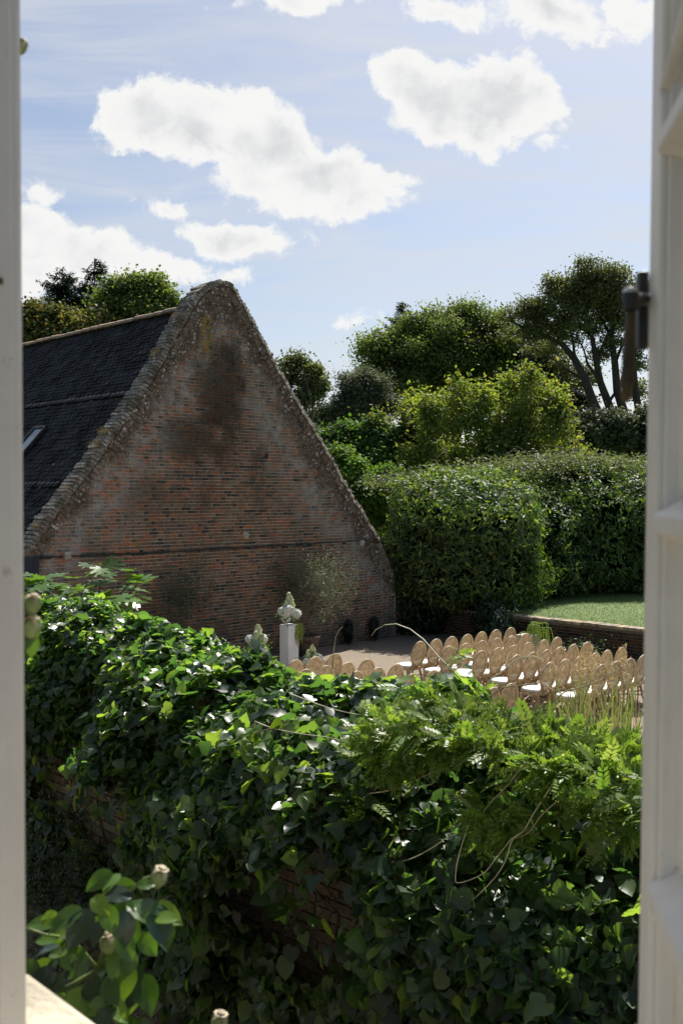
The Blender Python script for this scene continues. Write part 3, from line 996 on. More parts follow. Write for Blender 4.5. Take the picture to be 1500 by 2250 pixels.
# planter at the far right behind the front row
def green_planter():
    pb = G(-.05, 4.55)
    pb = G(1.21, 4.6)
    a = thing('flower_stand', 'pale square stand overflowing with trailing lime green tassels behind the chairs', 'plant stand', (pb[0], pb[1], 0))
    M_P = simple('pale cream board', (.62, .55, .42), .7, .1, 5, .1)
    mb = MB(); mb.box((pb[0], pb[1], .28), (.40, .40, .54), (Dx, Nx, Zx)); mb.build('stand', M_P, a, bevel=.006)
    r = random.Random(4)
    for k in range(34):
        an = r.uniform(-.3, 1.7) if k % 4 else r.uniform(0, 6.28); q = np.array((pb[0], pb[1], .56)) + Dx * r.uniform(-.1, .15); L = r.uniform(.08, .33)
        dr = Dx * math.cos(an) + Nx * math.sin(an)
        rr = r.uniform(.12, .5); hh = r.uniform(.02, .30)
        mb = MB(); mb.tube([q, q + dr * rr * .4 + Zx * hh, q + dr * rr + Zx * hh * .9, q + dr * rr * 1.12 - Zx * L * .6, q + dr * rr * 1.1 - Zx * L], [.006, .008, .013, .014, .005], 5)
        mb.build('trailing_tassel', M_LIME, a)
M_LIME = leafmat('lime amaranthus', [(.25, .36, .06), (.33, .42, .10)], (1.3, 1.3, .6), .7, .3, .3)
green_planter()

# ------------------------------------------------------------------ pots and olive tree by the barn
M_TERRA = simple('dark terracotta', (.12, .075, .055), .85, .25, 6, .3)
M_BARK = simple('grey brown bark', (.16, .13, .10), .95, .25, 12, .8, 50)
M_DBARK = simple('dark bark', (.055, .045, .037), .95, .25, 12, .8, 30)
M_SOIL = simple('potting soil', (.04, .03, .02), .95, .2, 20, .5)


def limb(mb, p0, p1, r0, r1, wob=.08, seg=6, n=7):
    p0 = np.array(p0, float); p1 = np.array(p1, float); L = np.linalg.norm(p1 - p0); pts = []; rad = []
    ph = np.array([random.uniform(-1, 1) for _ in range(3)]) * wob * L; ph2 = np.array([random.uniform(-1, 1) for _ in range(3)]) * wob * .5 * L
    for i in range(seg + 1):
        q = i / seg; pts.append(p0 * (1 - q) + p1 * q + ph * math.sin(math.pi * q) + ph2 * math.sin(2 * math.pi * q)); rad.append(r0 * (1 - q) + r1 * q)
    mb.tube(pts, rad, n); return pts


def crown_points(blobs, ncl, per, cl_r, shell=.55, flat=1.0):
    """clusters of leaves spread through ellipsoids, most of them near the skin; returns points and outward directions"""
    sub = []
    for c, r in blobs:
        sub.append((c, r * .62))
        m = 9 if max(r) < 1.2 else 16
        for d in unit(rnd(m)):
            sub.append((c + d * r * rng.uniform(.55, .95), np.maximum(r.mean() * rng.uniform(.22, .42), .25) * np.array((1, 1, .75))))
    blobs = sub
    vol = np.array([b[1][0] * b[1][1] * b[1][2] for b in blobs]) ** .75; vol /= vol.sum()
    which = rng.choice(len(blobs), ncl, p=vol)
    c = np.array([blobs[i][0] for i in which]); rr = np.array([blobs[i][1] for i in which])
    d = unit(rnd(ncl)); rad = (shell + (1 - shell) * rng.random((ncl, 1)))
    C = c + d * rr * rad
    # bunches get their own size so the outline stays uneven
    cs = cl_r * rng.uniform(.5, 1.5, ncl)
    P = np.repeat(C, per, axis=0) + rnd(ncl * per) * np.repeat(cs, per)[:, None] * .38 * np.array((1, 1, flat))
    D = np.repeat(d, per, axis=0)
    return P, D


def tree(name, label, cat, base, blobs, leaf, ncl, per, clr, mat, bark=M_BARK, trunk_r=.25, limbs=6, group=None, T=T_QUAD, shell=.5, trunk_to=None, flat=.7, bias=.7, extra=None, drawtrunk=True):
    root = thing(name, label, cat, tuple(base), group)
    P, D = crown_points(blobs, ncl, per, clr, shell, flat)
    n = len(P)
    N = D * .5 + rnd(n, .6) + np.array((0, 0, bias))
    me = leaves_np('crown', P, N, rnd(n) + D, rng.uniform(leaf * .7, leaf * 1.3, n), T, mat)
    mk('crown', me, root, 'stuff')
    if drawtrunk:
        mb = MB(); cz = np.mean([b[0] for b in blobs], axis=0)
        top = np.array(trunk_to) if trunk_to is not None else np.array((cz[0] * .7 + base[0] * .3, cz[1] * .7 + base[1] * .3, base[2] + (cz[2] - base[2]) * .6))
        limb(mb, np.array(base) - Zx * .1, top, trunk_r, trunk_r * .6, .04)
        for i in range(limbs):
            b = blobs[i % len(blobs)]; tgt = np.array(b[0]) + unit(rnd(1))[0] * np.array(b[1]) * (.35 if i < len(blobs) else .7)
            pts = limb(mb, top - Zx * random.random() * .2 * (top[2] - base[2]), tgt, trunk_r * .5, trunk_r * .1, .1)
            for j in range(2):
                t2 = np.array(b[0]) + unit(rnd(1))[0] * np.array(b[1]) * .8
                limb(mb, pts[3 + j], t2, trunk_r * .22, trunk_r * .04, .1, 4, 5)
        mb.build('trunk', bark, root, smooth=True)
    return root


def blob(px, py, Y, rx, ry, rd=None):
    """ellipsoid at a point of the place; half sizes given in picture units at that distance"""
    c = at(px, py, Y); s = F / Y
    return (c, np.array((rx / s, (rd if rd else (rx + ry) / 2) / s, ry / s)))


M_OLIVE = leafmat('olive leaf', [(.11, .13, .07), (.17, .19, .12), (.24, .25, .17)], (1.1, 1.15, .7), 0.55, 0.3, .25)


def olive():
    c = G(-2.38, .75); s0 = Vector(c)
    pot = thing('terracotta_pot', 'large dark terracotta pot against the barn wall holding the olive tree', 'pot', (c[0], c[1], 0))
    mb = MB(); mb.lathe([(0, .005), (.22, .005), (.29, .38), (.31, .40), (.33, .42), (.33, .50), (.30, .50), (.28, .44), (0, .44)], (c[0], c[1], 0), 24); mb.build('pot_body', M_TERRA, pot, smooth=True)
    mb = MB(); mb.lathe([(0, .452), (.275, .452), (.275, .443)], (c[0], c[1], 0), 20); mb.build('soil', M_SOIL, pot)
    t = thing('olive_tree', 'small grey green olive tree with a loose crown growing from the pot', 'tree', (c[0], c[1], .45))
    mb = MB(); x, y, dep = project(c + Zx * .45)
    Y = c[1]
    fork = at(684, 1326, Y)
    base = np.array((c[0], c[1], .45))
    limb(mb, base, fork, .045, .038, .03, 6)
    tips = [(662, 1290), (648, 1262), (700, 1275), (735, 1262), (762, 1280), (765, 1300), (690, 1235), (720, 1225), (670, 1240), (745, 1236), (772, 1252), (700, 1360), (715, 1345)]
    ends = []
    for q in tips:
        e = at(q[0], q[1], Y + random.uniform(-.45, .3)); pts = limb(mb, fork, e, .02, .005, .12, 6, 5); ends.append(e)
        for j in (3, 4, 5):
            e2 = pts[j] + rnd(1, .22)[0]; limb(mb, pts[j], e2, .007, .003, .1, 3, 4); ends.append(e2)
    mb.build('trunk', M_BARK, t, smooth=True)
    E_ = np.array(ends); n = 5200
    idx = rng.integers(0, len(E_), n); dens = rnd(n, .13)
    P = E_[idx] + dens
    me = leaves_np('crown', P, rnd(n), rnd(n) + np.array((0, 0, .3)), rng.uniform(.035, .07, n), T_LANCE, M_OLIVE)
    mk('crown', me, t, 'stuff')


olive()

# climber trained on the barn wall and small dark shrubs at its foot
def wall_shrubs():
    M_C = leafmat('grey green climber leaf', [(.09, .12, .075), (.14, .17, .11)], (1.1, 1.2, .7), .6, .3, .2)
    c = hit(400, 1330, O0 + Nx * .2, Nx)
    bl = [((c + Zx * 0.0 + Dx * .0), np.array((.75, .16, .85)))]
    base = np.array((c[0], c[1], .01))
    n = 2600
    a = rng.normal(0, 1, (n, 2)); P = c + Dx * (a[:, :1] * .38) + Zx * (a[:, 1:] * .45 + .15) + Nx * rng.uniform(-.12, .2, (n, 1))
    r = thing('wall_climber', 'grey green shrub trained flat against the barn wall behind the ivy', 'shrub', tuple(base))
    mk('foliage', leaves_np('foliage', P, rnd(n), rnd(n), rng.uniform(.04, .08, n), T_LANCE, M_C), r, 'stuff')
    mb = MB(); limb(mb, base, c + Zx * .3, .03, .01)
    for k in range(9): limb(mb, c - Zx * (.4 - .1 * k), c + Dx * random.uniform(-.7, .7) + Zx * random.uniform(-.2, .9), .012, .004, .06, 5, 5)
    mb.build('stem', M_BARK, r, smooth=True)
    # a second thin shrub left of the olive
    c = hit(640, 1290, O0 + Nx * .25, Nx); n = 1800
    a = rng.normal(0, 1, (n, 2)); P = c + Dx * (a[:, :1] * .42) + Zx * (a[:, 1:] * .42) + Nx * rng.uniform(-.12, .25, (n, 1))
    base = np.array((c[0], c[1], .01))
    r = thing('wall_climber', 'thin dark climber on the barn wall behind the tall flower plinth', 'shrub', tuple(base))
    mk('foliage', leaves_np('foliage', P, rnd(n), rnd(n), rng.uniform(.04, .08, n), T_LANCE, M_C), r, 'stuff')
    mb = MB(); limb(mb, base, c, .03, .012)
    for k in range(7): limb(mb, c - Zx * .5, c + Dx * random.uniform(-.6, .6) + Zx * random.uniform(-.1, .6), .012, .004, .06, 5, 5)
    mb.build('stem', M_BARK, r, smooth=True)
    M_D = leafmat('dark box leaf', [(.012, .022, .012), (.02, .035, .018)], (1, 1.2, .6), .5, .4, .2)
    for q, lb in (((765, 1405), 'small dark upright shrub at the foot of the barn wall nearer the pot'), ((822, 1398), 'small dark upright shrub at the foot of the barn wall nearer the corner')):
        c = hit(q[0], q[1], O0 + Nx * .2, Nx); base = np.array((c[0], c[1], .01)); n = 900
        v = unit(rnd(n)); P = base + Zx * .33 + v * np.array((.13, .13, .33)) * rng.uniform(.7, 1.05, (n, 1))
        r = thing('clipped_shrub', lb, 'shrub', tuple(base), 'small shrubs at the foot of the barn')
        mk('foliage', leaves_np('foliage', P, v + rnd(n, .4), rnd(n), rng.uniform(.03, .06, n), T_OVAL, M_D), r, 'stuff')
wall_shrubs()

# ------------------------------------------------------------------ laurel hedge
M_LAUREL = leafmat('laurel leaf', [(.035, .07, .027), (.055, .10, .034), (.10, .15, .045), (.24, .28, .08)], (2.2, 2.4, .6), 0.5, 0.3, .36, .8)
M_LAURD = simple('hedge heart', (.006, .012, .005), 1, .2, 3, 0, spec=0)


def lumpy(P, amp, sc):
    """cheap smooth noise displacement value"""
    v = np.zeros(len(P))
    rr = np.random.default_rng(77)
    for k in range(7):
        w = rr.normal(0, 1, 3) * sc * (1 + k * .5); v += np.sin(P @ w + rr.uniform(0, 6.28)) / (1 + k * .6)
    return amp * v / 2.2


def hedge_lobe(label, lobes, n, mat, leaf=.18, T=T_LANCE, name='laurel_hedge', group=None, cat='hedge', amp=.40, bias=.12, sq=2.35, zmin=.72):
    base = np.array(lobes[0][0]); base[2] = .70
    root = thing(name, label, cat, tuple(base), group)
    Ps, Ns = [], []
    areas = np.array([l[1][0] * l[1][2] + l[1][1] * l[1][2] for l in lobes]); areas = areas / areas.sum()
    core = MB()
    for (c, r), w in zip(lobes, areas):
        m = int(n * w); c = np.array(c); r = np.array(r)
        v = unit(rnd(m))
        k = (np.abs(v[:, 0]) ** sq + np.abs(v[:, 1]) ** sq + np.abs(v[:, 2]) ** sq) ** (-1 / sq)
        q = v * k[:, None]
        P = c + q * r
        N = unit(np.sign(q) * np.abs(q) ** (sq - 1) / r)
        disp = lumpy(P, amp, 1.3) + lumpy(P, amp * .45, 4.0)
        P = P + N * (disp + rng.normal(-.05, .11, m) - .02)[:, None]
        Ps.append(P); Ns.append(N)
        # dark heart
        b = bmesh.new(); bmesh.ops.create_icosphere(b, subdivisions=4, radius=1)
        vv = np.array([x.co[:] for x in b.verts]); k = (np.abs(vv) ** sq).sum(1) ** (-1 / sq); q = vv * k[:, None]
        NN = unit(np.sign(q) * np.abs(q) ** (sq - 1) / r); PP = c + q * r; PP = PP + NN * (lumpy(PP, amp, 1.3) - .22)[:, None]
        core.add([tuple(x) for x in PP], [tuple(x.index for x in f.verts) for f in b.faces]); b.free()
    P = np.concatenate(Ps); N = np.concatenate(Ns)
    # drop leaves buried in a neighbour lobe
    keep = P[:, 2] > zmin
    for (c, r) in lobes:
        q = np.abs((P - np.array(c)) / (np.array(r) * .86)); keep &= ~((q ** sq).sum(1) < 1)
    P = P[keep]; N = N[keep]; m = len(P)
    tf = rng.choice(m, m // 45, replace=False)
    ti = np.repeat(tf, 9); off = rng.uniform(.0, .34, (len(ti), 1))
    td = unit(N[ti] * .7 + np.array((0, 0, .55)) + np.repeat(rnd(len(tf), .35), 9, axis=0))
    P = np.concatenate([P, P[ti] + td * off + rnd(len(ti), .03)]); N = np.concatenate([N, unit(td + rnd(len(ti), .6))]); m = len(P)
    me = leaves_np('foliage', P, N * 1.0 + rnd(m, .42) + np.array((0, 0, bias)), N * .6 + rnd(m, .6) + np.array((0, 0, -.25)), rng.uniform(leaf * .7, leaf * 1.25, m), T, mat)
    mk('foliage', me, root, 'stuff')
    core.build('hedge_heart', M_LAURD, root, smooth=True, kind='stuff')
    return root


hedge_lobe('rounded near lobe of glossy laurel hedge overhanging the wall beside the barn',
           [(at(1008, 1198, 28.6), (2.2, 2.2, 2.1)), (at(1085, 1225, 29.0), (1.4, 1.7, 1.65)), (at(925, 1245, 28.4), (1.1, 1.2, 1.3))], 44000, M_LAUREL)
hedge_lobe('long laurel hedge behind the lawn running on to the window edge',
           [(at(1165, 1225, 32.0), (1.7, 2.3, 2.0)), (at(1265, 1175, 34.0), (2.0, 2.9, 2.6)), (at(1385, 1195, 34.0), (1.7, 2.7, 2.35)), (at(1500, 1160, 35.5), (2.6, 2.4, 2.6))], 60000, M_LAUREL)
M_SHADELEAF = leafmat('hedge shade leaf', [(.01, .025, .012), (.02, .045, .018), (.03, .06, .02)], (1.5, 1.8, .6), .4, .4, .25)
hedge_lobe('dark leafy mound added for the shade over the low wall under the laurel lobe',
           [(G(2.35, .05, .75), (.85, .42, .75)), (G(2.95, 2.1, .60), (.42, 1.9, .45))], 11000, M_SHADELEAF, leaf=.1, T=T_OVAL, name='shade_mound', cat='ivy', amp=.12, zmin=.02)  # near-black foliage added to supply the shade below the hedge
M_BRAM = leafmat('pale bramble leaf', [(.10, .14, .07), (.17, .21, .12), (.14, .17, .05)], (1.4, 1.4, .6), 0.6, 0.2, .3)


def brambles():
    root = thing('bramble_tangle', 'pale grey green bramble tangle sprawling over the top of the laurel hedge', 'bramble', tuple(at(1150, 1060, 33)))
    n = 9000
    pts = [(900, 1062, 29.8), (980, 1048, 30.5), (1080, 1035, 31.5), (1150, 1022, 32.5), (1230, 1010, 33.5), (1300, 1018, 34), (1380, 1022, 34.5)]
    cs = np.array([at(*p) for p in pts]); idx = rng.integers(0, len(cs), n)
    P = cs[idx] + rnd(n) * np.array((.8, .8, .16))
    me = leaves_np('foliage', P, rnd(n, .6) + np.array((0, 0, .9)), rnd(n), rng.uniform(.07, .13, n), T_OVAL, M_BRAM); mk('foliage', me, root, 'stuff')
    for k in range(16):
        q = cs[random.randrange(len(cs))] + rnd(1, .4)[0] * np.array((1.5, 1, .3)); e = q + np.array((random.uniform(-1.2, 1.2), random.uniform(-.4, .4), random.uniform(-.1, .5)))
        mid = (q + e) / 2 + Zx * random.uniform(.15, .4)
        mb = MB(); mb.tube([q, (q + mid) / 2 + Zx * .08, mid, (mid + e) / 2 + Zx * .06, e], [.013, .011, .01, .008, .004], 5); mb.build('cane', M_DRYCANE, root, smooth=True)
M_DRYCANE = simple('dry cane', (.30, .22, .14), .8, .2, 9, 0)
brambles()

# ------------------------------------------------------------------ shrubs and trees beyond
M_OAKL = leafmat('oak leaf', [(.09, .13, .045), (.13, .17, .055), (.19, .22, .08)], (1.5, 1.6, .6), 0.6, 0.2, .40, .35)
M_YELL = leafmat('yellow green sycamore leaf', [(.10, .165, .045), (.15, .22, .06), (.23, .29, .085), (.25, .24, .09)], (1.7, 1.6, .5), 0.6, 0.2, .42, .7)
M_BRIGHT = leafmat('bright green hedge leaf', [(.05, .11, .035), (.075, .15, .04), (.11, .19, .05)], (1.6, 1.7, .5), 0.6, 0.2, .38, .7)
M_LIGHTG = leafmat('light green shrub leaf', [(.10, .19, .04), (.15, .25, .06)], (1.6, 1.6, .5), 0.6, 0.2, .38, .8)
M_GREY = leafmat('grey green willow leaf', [(.07, .09, .05), (.11, .135, .08), (.15, .17, .11)], (1.3, 1.3, .7), 0.6, 0.2, .3, .5)
M_RUST = leafmat('olive and rust leaf', [(.08, .12, .035), (.12, .16, .045), (.17, .18, .05), (.20, .14, .06)], (1.5, 1.3, .5), 0.6, 0.2, .36, .6)
M_CONIF = leafmat('dark conifer needle', [(.025, .042, .027), (.038, .06, .036), (.055, .08, .045)], (1, 1.2, .7), .5, .3, .15, .5)
M_HOLM = leafmat('holm oak leaf', [(.10, .13, .055), (.15, .17, .07), (.21, .22, .10)], (1.3, 1.35, .6), 0.6, 0.2, .3, .4)

ZB = .70
def gb(px, Y): 
    p = at(px, 1100, Y); p[2] = ZB; return p

# trees behind the barn roof, left
tree('broadleaf_tree', 'olive green tree with rusty tinted leaves behind the left end of the barn roof', 'tree', (*gb(130, 50)[:2], 0),
     [blob(95, 715, 50, 60, 55), blob(160, 720, 50, 60, 50), blob(215, 725, 50, 40, 45), blob(60, 700, 50, 50, 40), blob(130, 790, 50, 120, 60)], .17, 1500, 22, .8, M_RUST, trunk_r=.35, group='trees behind the barn roof')
tree('broadleaf_tree', 'mid green airy tree directly left of the gable peak behind the ridge', 'tree', (*gb(310, 52)[:2], 0),
     [blob(250, 655, 52, 45, 38), blob(310, 645, 52, 45, 42), blob(355, 670, 52, 38, 36), blob(290, 700, 52, 90, 45), blob(375, 690, 52, 25, 24), blob(365, 655, 52, 30, 26), blob(340, 625, 52, 22, 20), blob(265, 625, 52, 26, 22), blob(315, 618, 52, 20, 18)], .17, 1150, 22, .7, M_OAKL, trunk_r=.3, group='trees behind the barn roof', shell=.3)


def conifer(label, px, top, bottom, Y, width, n, sparse=False, group='conifers rising above the other trees'):
    base = gb(px, Y); a = at(px, top, Y); H = a[2] - .7
    root = thing('conifer', label, 'tree', (base[0], base[1], ZB), group)
    mb = MB(); limb(mb, (base[0], base[1], ZB), a, .2, .02, .005, 8, 7)
    low = at(px, bottom, Y)[2]; w = width / (F / Y)
    Pn, Dn = [], []
    nb = n
    for k in range(nb):
        q = random.random() ** .8; z = a[2] - q * (a[2] - low); an = random.uniform(0, 6.28); L = w * (q ** .8 + .05) * random.uniform(.45, 1.25)
        d = np.array((math.cos(an), math.sin(an), random.uniform(-.15, .3)))
        p0 = np.array((a[0], a[1], z)); p1 = p0 + d * L + Zx * (.12 * L)
        mb.tube([p0, (p0 + p1) / 2 - Zx * .06 * L, p1], [.03, .02, .006], 4)
        m = max(8, int(70 * L)); s = rng.random(m) ** .7
        c = p0[None] * (1 - s[:, None]) + p1[None] * s[:, None]
        Pn.append(c + rnd(m, .10) * np.array((1, 1, .6)) - Zx * .05); Dn.append(np.tile(d, (m, 1)))
    P = np.concatenate(Pn); D = np.concatenate(Dn); n2 = len(P)
    mk('crown', leaves_np('crown', P, rnd(n2, .5) + np.array((0, 0, 1.)), D + rnd(n2, .6), rng.uniform(.12, .3, n2), T_LANCE, M_CONIF), root, 'stuff')
    mb.build('trunk', M_DBARK, root, smooth=True)


conifer('taller dark conifer with a thin spire behind the barn roof', 208, 566, 730, 58, 75, 110)
conifer('shorter bushy dark conifer at the far left behind the barn roof', 138, 590, 730, 58, 80, 130)
conifer('dark conifer tip poking above the dense round tree', 885, 662, 860, 66, 85, 170)
conifer('dark conifer shoulder at the left edge of the dense round tree', 832, 720, 900, 64, 60, 110)

# right of the gable
tree('broadleaf_tree', 'thin open young tree just right of the gable slope', 'tree', gb(655, 42),
     [blob(650, 800, 42, 28, 28), blob(630, 830, 42, 30, 34), blob(675, 850, 42, 32, 36), blob(640, 890, 42, 38, 40), blob(690, 815, 42, 12, 18), blob(700, 850, 42, 10, 14)], .13, 420, 20, .45, M_HOLM, trunk_r=.12, shell=.15, limbs=9)
tree('willow_tree', 'soft grey green willow with feathery top left of the dense tree', 'tree', gb(800, 46),
     [blob(790, 850, 46, 50, 40), blob(830, 860, 46, 32, 40), blob(755, 890, 46, 45, 38), blob(810, 905, 46, 60, 45), blob(715, 915, 46, 40, 30)], .15, 1500, 24, .55, M_GREY, trunk_r=.2, T=T_LANCE)
tree('broadleaf_tree', 'large dense dark green round headed tree in the middle of the garden', 'tree', gb(1000, 56),
     [blob(960, 770, 56, 90, 85, 110), blob(1060, 770, 56, 95, 85, 110), blob(865, 790, 56, 65, 65), blob(1130, 800, 56, 70, 75), blob(930, 730, 56, 55, 48), blob(1010, 722, 56, 60, 42),
      blob(1080, 735, 56, 50, 50), blob(1000, 850, 56, 190, 80, 110), blob(840, 850, 56, 60, 55), blob(800, 765, 56, 22, 26), blob(950, 695, 56, 22, 22), blob(1035, 690, 56, 26, 20), blob(1000, 688, 56, 14, 12), blob(1090, 700, 56, 22, 22), blob(905, 712, 56, 20, 22), blob(870, 740, 56, 24, 20), blob(1150, 745, 56, 40, 40), blob(1170, 850, 56, 60, 60)], .13, 5600, 32, .85, M_OAKL, M_DBARK, .5, 14, shell=.5)
tree('broadleaf_tree', 'blackish evergreen standing between the dense tree and the tall spreading tree', 'tree', gb(1200, 52),
     [blob(1200, 830, 52, 55, 60), blob(1165, 880, 52, 60, 40), blob(1250, 880, 52, 50, 35), blob(1190, 770, 52, 30, 30)], .17, 1100, 22, .6, M_CONIF, M_DBARK, .3, 8, shell=.3)


def spreading():
    Y = 48
    root = thing('spreading_tree', 'tall spreading tree with bare forked limbs and a wind swept crown beside the window', 'tree', tuple(gb(1335, Y)))
    bl = [blob(1290, 610, Y, 55, 36), blob(1345, 605, Y, 50, 32), blob(1235, 640, Y, 55, 36), blob(1385, 640, Y, 34, 45), blob(1180, 675, Y, 45, 28), blob(1300, 660, Y, 70, 34), blob(1125, 690, Y, 40, 20),
          blob(1210, 715, Y, 55, 22), blob(1370, 700, Y, 45, 30), blob(1290, 715, Y, 40, 20), blob(1165, 730, Y, 35, 14), blob(1250, 745, Y, 40, 14), blob(1340, 750, Y, 30, 16), blob(1400, 740, Y, 25, 30),
          blob(1240, 800, Y + 2, 34, 24), blob(1290, 830, Y + 2, 34, 28), blob(1420, 690, Y, 40, 70), blob(1225, 850, Y + 2, 45, 25), blob(1400, 860, Y + 1, 26, 22), blob(1255, 690, Y, 50, 30), blob(1330, 690, Y, 45, 35), blob(1390, 790, Y, 30, 35), blob(1200, 765, Y + 1, 40, 20), blob(1310, 625, Y, 80, 40), blob(1180, 690, Y, 50, 30), blob(1320, 780, Y, 16, 12)]
    P, D = crown_points(bl, 3400, 20, .55, .25, .6)
    n = len(P)
    mk('crown', leaves_np('crown', P, rnd(n, .6) + np.array((0, 0, .8)), rnd(n) + D, rng.uniform(.07, .14, n), T_QUAD, M_HOLM), root, 'stuff')
    mb = MB()
    def pl(pts, r0, r1, dy=0):
        q = [at(x, y, Y + dy + random.uniform(-.3, .3)) for x, y in pts]
        q[0][2] = min(q[0][2], q[0][2]); m = len(q); mb.tube(q, [r0 + (r1 - r0) * i / (m - 1) for i in range(m)], 8); return q
    trunks = [([(1330, 1100), (1318, 920), (1300, 880), (1285, 835), (1262, 790), (1235, 757), (1190, 735), (1150, 720), (1120, 705)], .30, .05),
              ([(1352, 1100), (1350, 930), (1335, 885), (1318, 840), (1308, 790), (1300, 740), (1285, 690), (1260, 650)], .27, .05),
              ([(1370, 1100), (1368, 900), (1355, 860), (1350, 800), (1342, 740), (1345, 690), (1330, 640), (1320, 600)], .26, .05),
              ([(1405, 1100), (1402, 900), (1395, 860), (1390, 800), (1392, 770), (1380, 740), (1370, 690), (1375, 640)], .22, .05),
              ([(1392, 770), (1402, 745), (1412, 700), (1408, 650)], .12, .04)]
    for pts, a, b_ in trunks: pl(pts, a, b_)
    br = [[(1285, 835), (1250, 815), (1215, 790), (1180, 770)], [(1262, 790), (1258, 750), (1245, 700), (1225, 660)], [(1308, 790), (1330, 745), (1350, 700), (1370, 665)],
          [(1300, 740), (1270, 715), (1240, 705), (1200, 690)], [(1235, 757), (1215, 725), (1190, 695), (1170, 675)], [(1342, 740), (1320, 700), (1300, 660), (1290, 620)],
          [(1350, 800), (1365, 760), (1385, 720), (1390, 660)], [(1355, 860), (1375, 830), (1390, 815)], [(1318, 840), (1290, 800), (1282, 770), (1265, 735)],
          [(1190, 735), (1160, 745), (1130, 735)], [(1300, 880), (1260, 860), (1230, 850)], [(1345, 690), (1360, 650), (1350, 610)], [(1335, 885), (1360, 850), (1375, 800), (1378, 765)]]
    for p in br:
        q = pl(p, .085, .02)
        for j in range(5):
            s = q[random.randrange(1, len(q))]; e = s + rnd(1, .5)[0] * np.array((1, .8, .6)) + Zx * .3; limb(mb, s, e, .03, .008, .12, 4, 5)
    mb.build('trunk', M_DBARK, root, smooth=True)


spreading()
tree('broadleaf_shrub', 'grey green bushy shrub below the tall spreading tree', 'shrub', gb(1330, 42),
     [blob(1280, 960, 42, 60, 55), blob(1360, 950, 42, 60, 50), blob(1420, 960, 42, 50, 60), blob(1320, 925, 42, 60, 30), blob(1230, 940, 42, 40, 40)], .14, 1900, 22, .45, M_GREY, trunk_r=.15, limbs=8, shell=.6)
tree('yew_hedge', 'dense bright green clipped hedge right of the gable', 'hedge', gb(800, 38),
     [blob(750, 965, 38, 60, 36), blob(820, 958, 38, 60, 34), blob(880, 965, 38, 50, 36), blob(800, 1010, 38, 110, 45)], .12, 2100, 22, .35, M_BRIGHT, trunk_r=.15, limbs=5, shell=.75, flat=1)
tree('light_shrub', 'light green feathery shrub at the foot of the gable slope', 'shrub', gb(780, 33),
     [blob(770, 1040, 33, 40, 45), blob(800, 1080, 33, 45, 55), blob(750, 1010, 33, 28, 24), blob(840, 1060, 33, 40, 50), blob(830, 1125, 33, 40, 50)], .11, 1300, 22, .35, M_LIGHTG, trunk_r=.08, limbs=5, shell=.5)


def sycamore():
    spec = [(905, 990, 890, 'slender yellow green sapling nearest the gable'), (940, 985, 880, None), (1010, 960, 848, None), (1060, 960, 870, None), (1120, 950, 838, None), (1165, 950, 828, None), (1215, 950, 870, None), (830, 1020, 930, None)]
    root = thing('sycamore_clump', 'yellow green many stemmed sycamore clump with upright leafy tops above the hedge', 'tree', tuple(gb(1060, 37)))
    Y = 37
    bl = []; mb = MB()
    for (x, mid, top, _) in spec:
        yy = Y + random.uniform(-1, 1)
        k = 0; y = top; w = 9
        while y < 1070:
            if k < 2 or random.random() < .62: bl.append(blob(x + random.uniform(-1, 1) * w * .8 * (k > 0), y, yy + random.uniform(-.6, .6), w * random.uniform(.35, 1.1), 16))
            y += 19; w = min(w + 9, 46); k += 1
        limb(mb, (*gb(x, yy)[:2], ZB), at(x, top + 12, yy), .05, .012, .01, 6, 5)
    bl += [blob(1050, 1000, Y + .5, 130, 50), blob(1130, 980, Y + .5, 85, 50), blob(940, 1030, Y, 70, 45), blob(1185, 960, Y + .5, 45, 45), blob(1090, 950, Y + .5, 45, 45)]
    P, D = crown_points(bl, 2500, 18, .58, .35, 1.0); n = len(P)
    mk('crown', leaves_np('crown', P, rnd(n, .6) + D * .3 + np.array((0, 0, .6)), rnd(n) + D + np.array((0, 0, -.4)), rng.uniform(.09, .17, n), T_OVAL, M_YELL), root, 'stuff')
    mb.build('stems', M_BARK, root, smooth=True)
sycamore()

# far backdrop of woodland so the horizon is closed behind the gaps
def far_wood():
    n = 26000
    x = rng.uniform(-120, 140, n); y = rng.uniform(95, 125, n); h = 6.5 + lumpy(np.stack([x, y * 0, y * 0], 1), 1.6, .12)
    P = np.stack([x, y, rng.random(n) * h], 1)
    me = leaves_np('far_wood', P, rnd(n, .7) + np.array((0, -.3, .7)), rnd(n), rng.uniform(.7, 1.5, n), T_OVAL, M_OAKL)
    tag(mk('far_wood', me), 'dark distant wood closing the view behind the garden trees', 'wood', kind='stuff')
far_wood()

# ------------------------------------------------------------------ garden wall with ivy
W0 = np.array((-.33, 6.5, 0.0)); Wu = -Nx.copy(); Wn = -Dx.copy()        # along (away to the left), out towards the house
def WP(u, o, z): return W0 + Wu * u + Wn * o + Zx * z
def to_wall(P):
    q = np.asarray(P) - W0; return q @ Wu, q @ Wn, np.asarray(P)[..., 2]

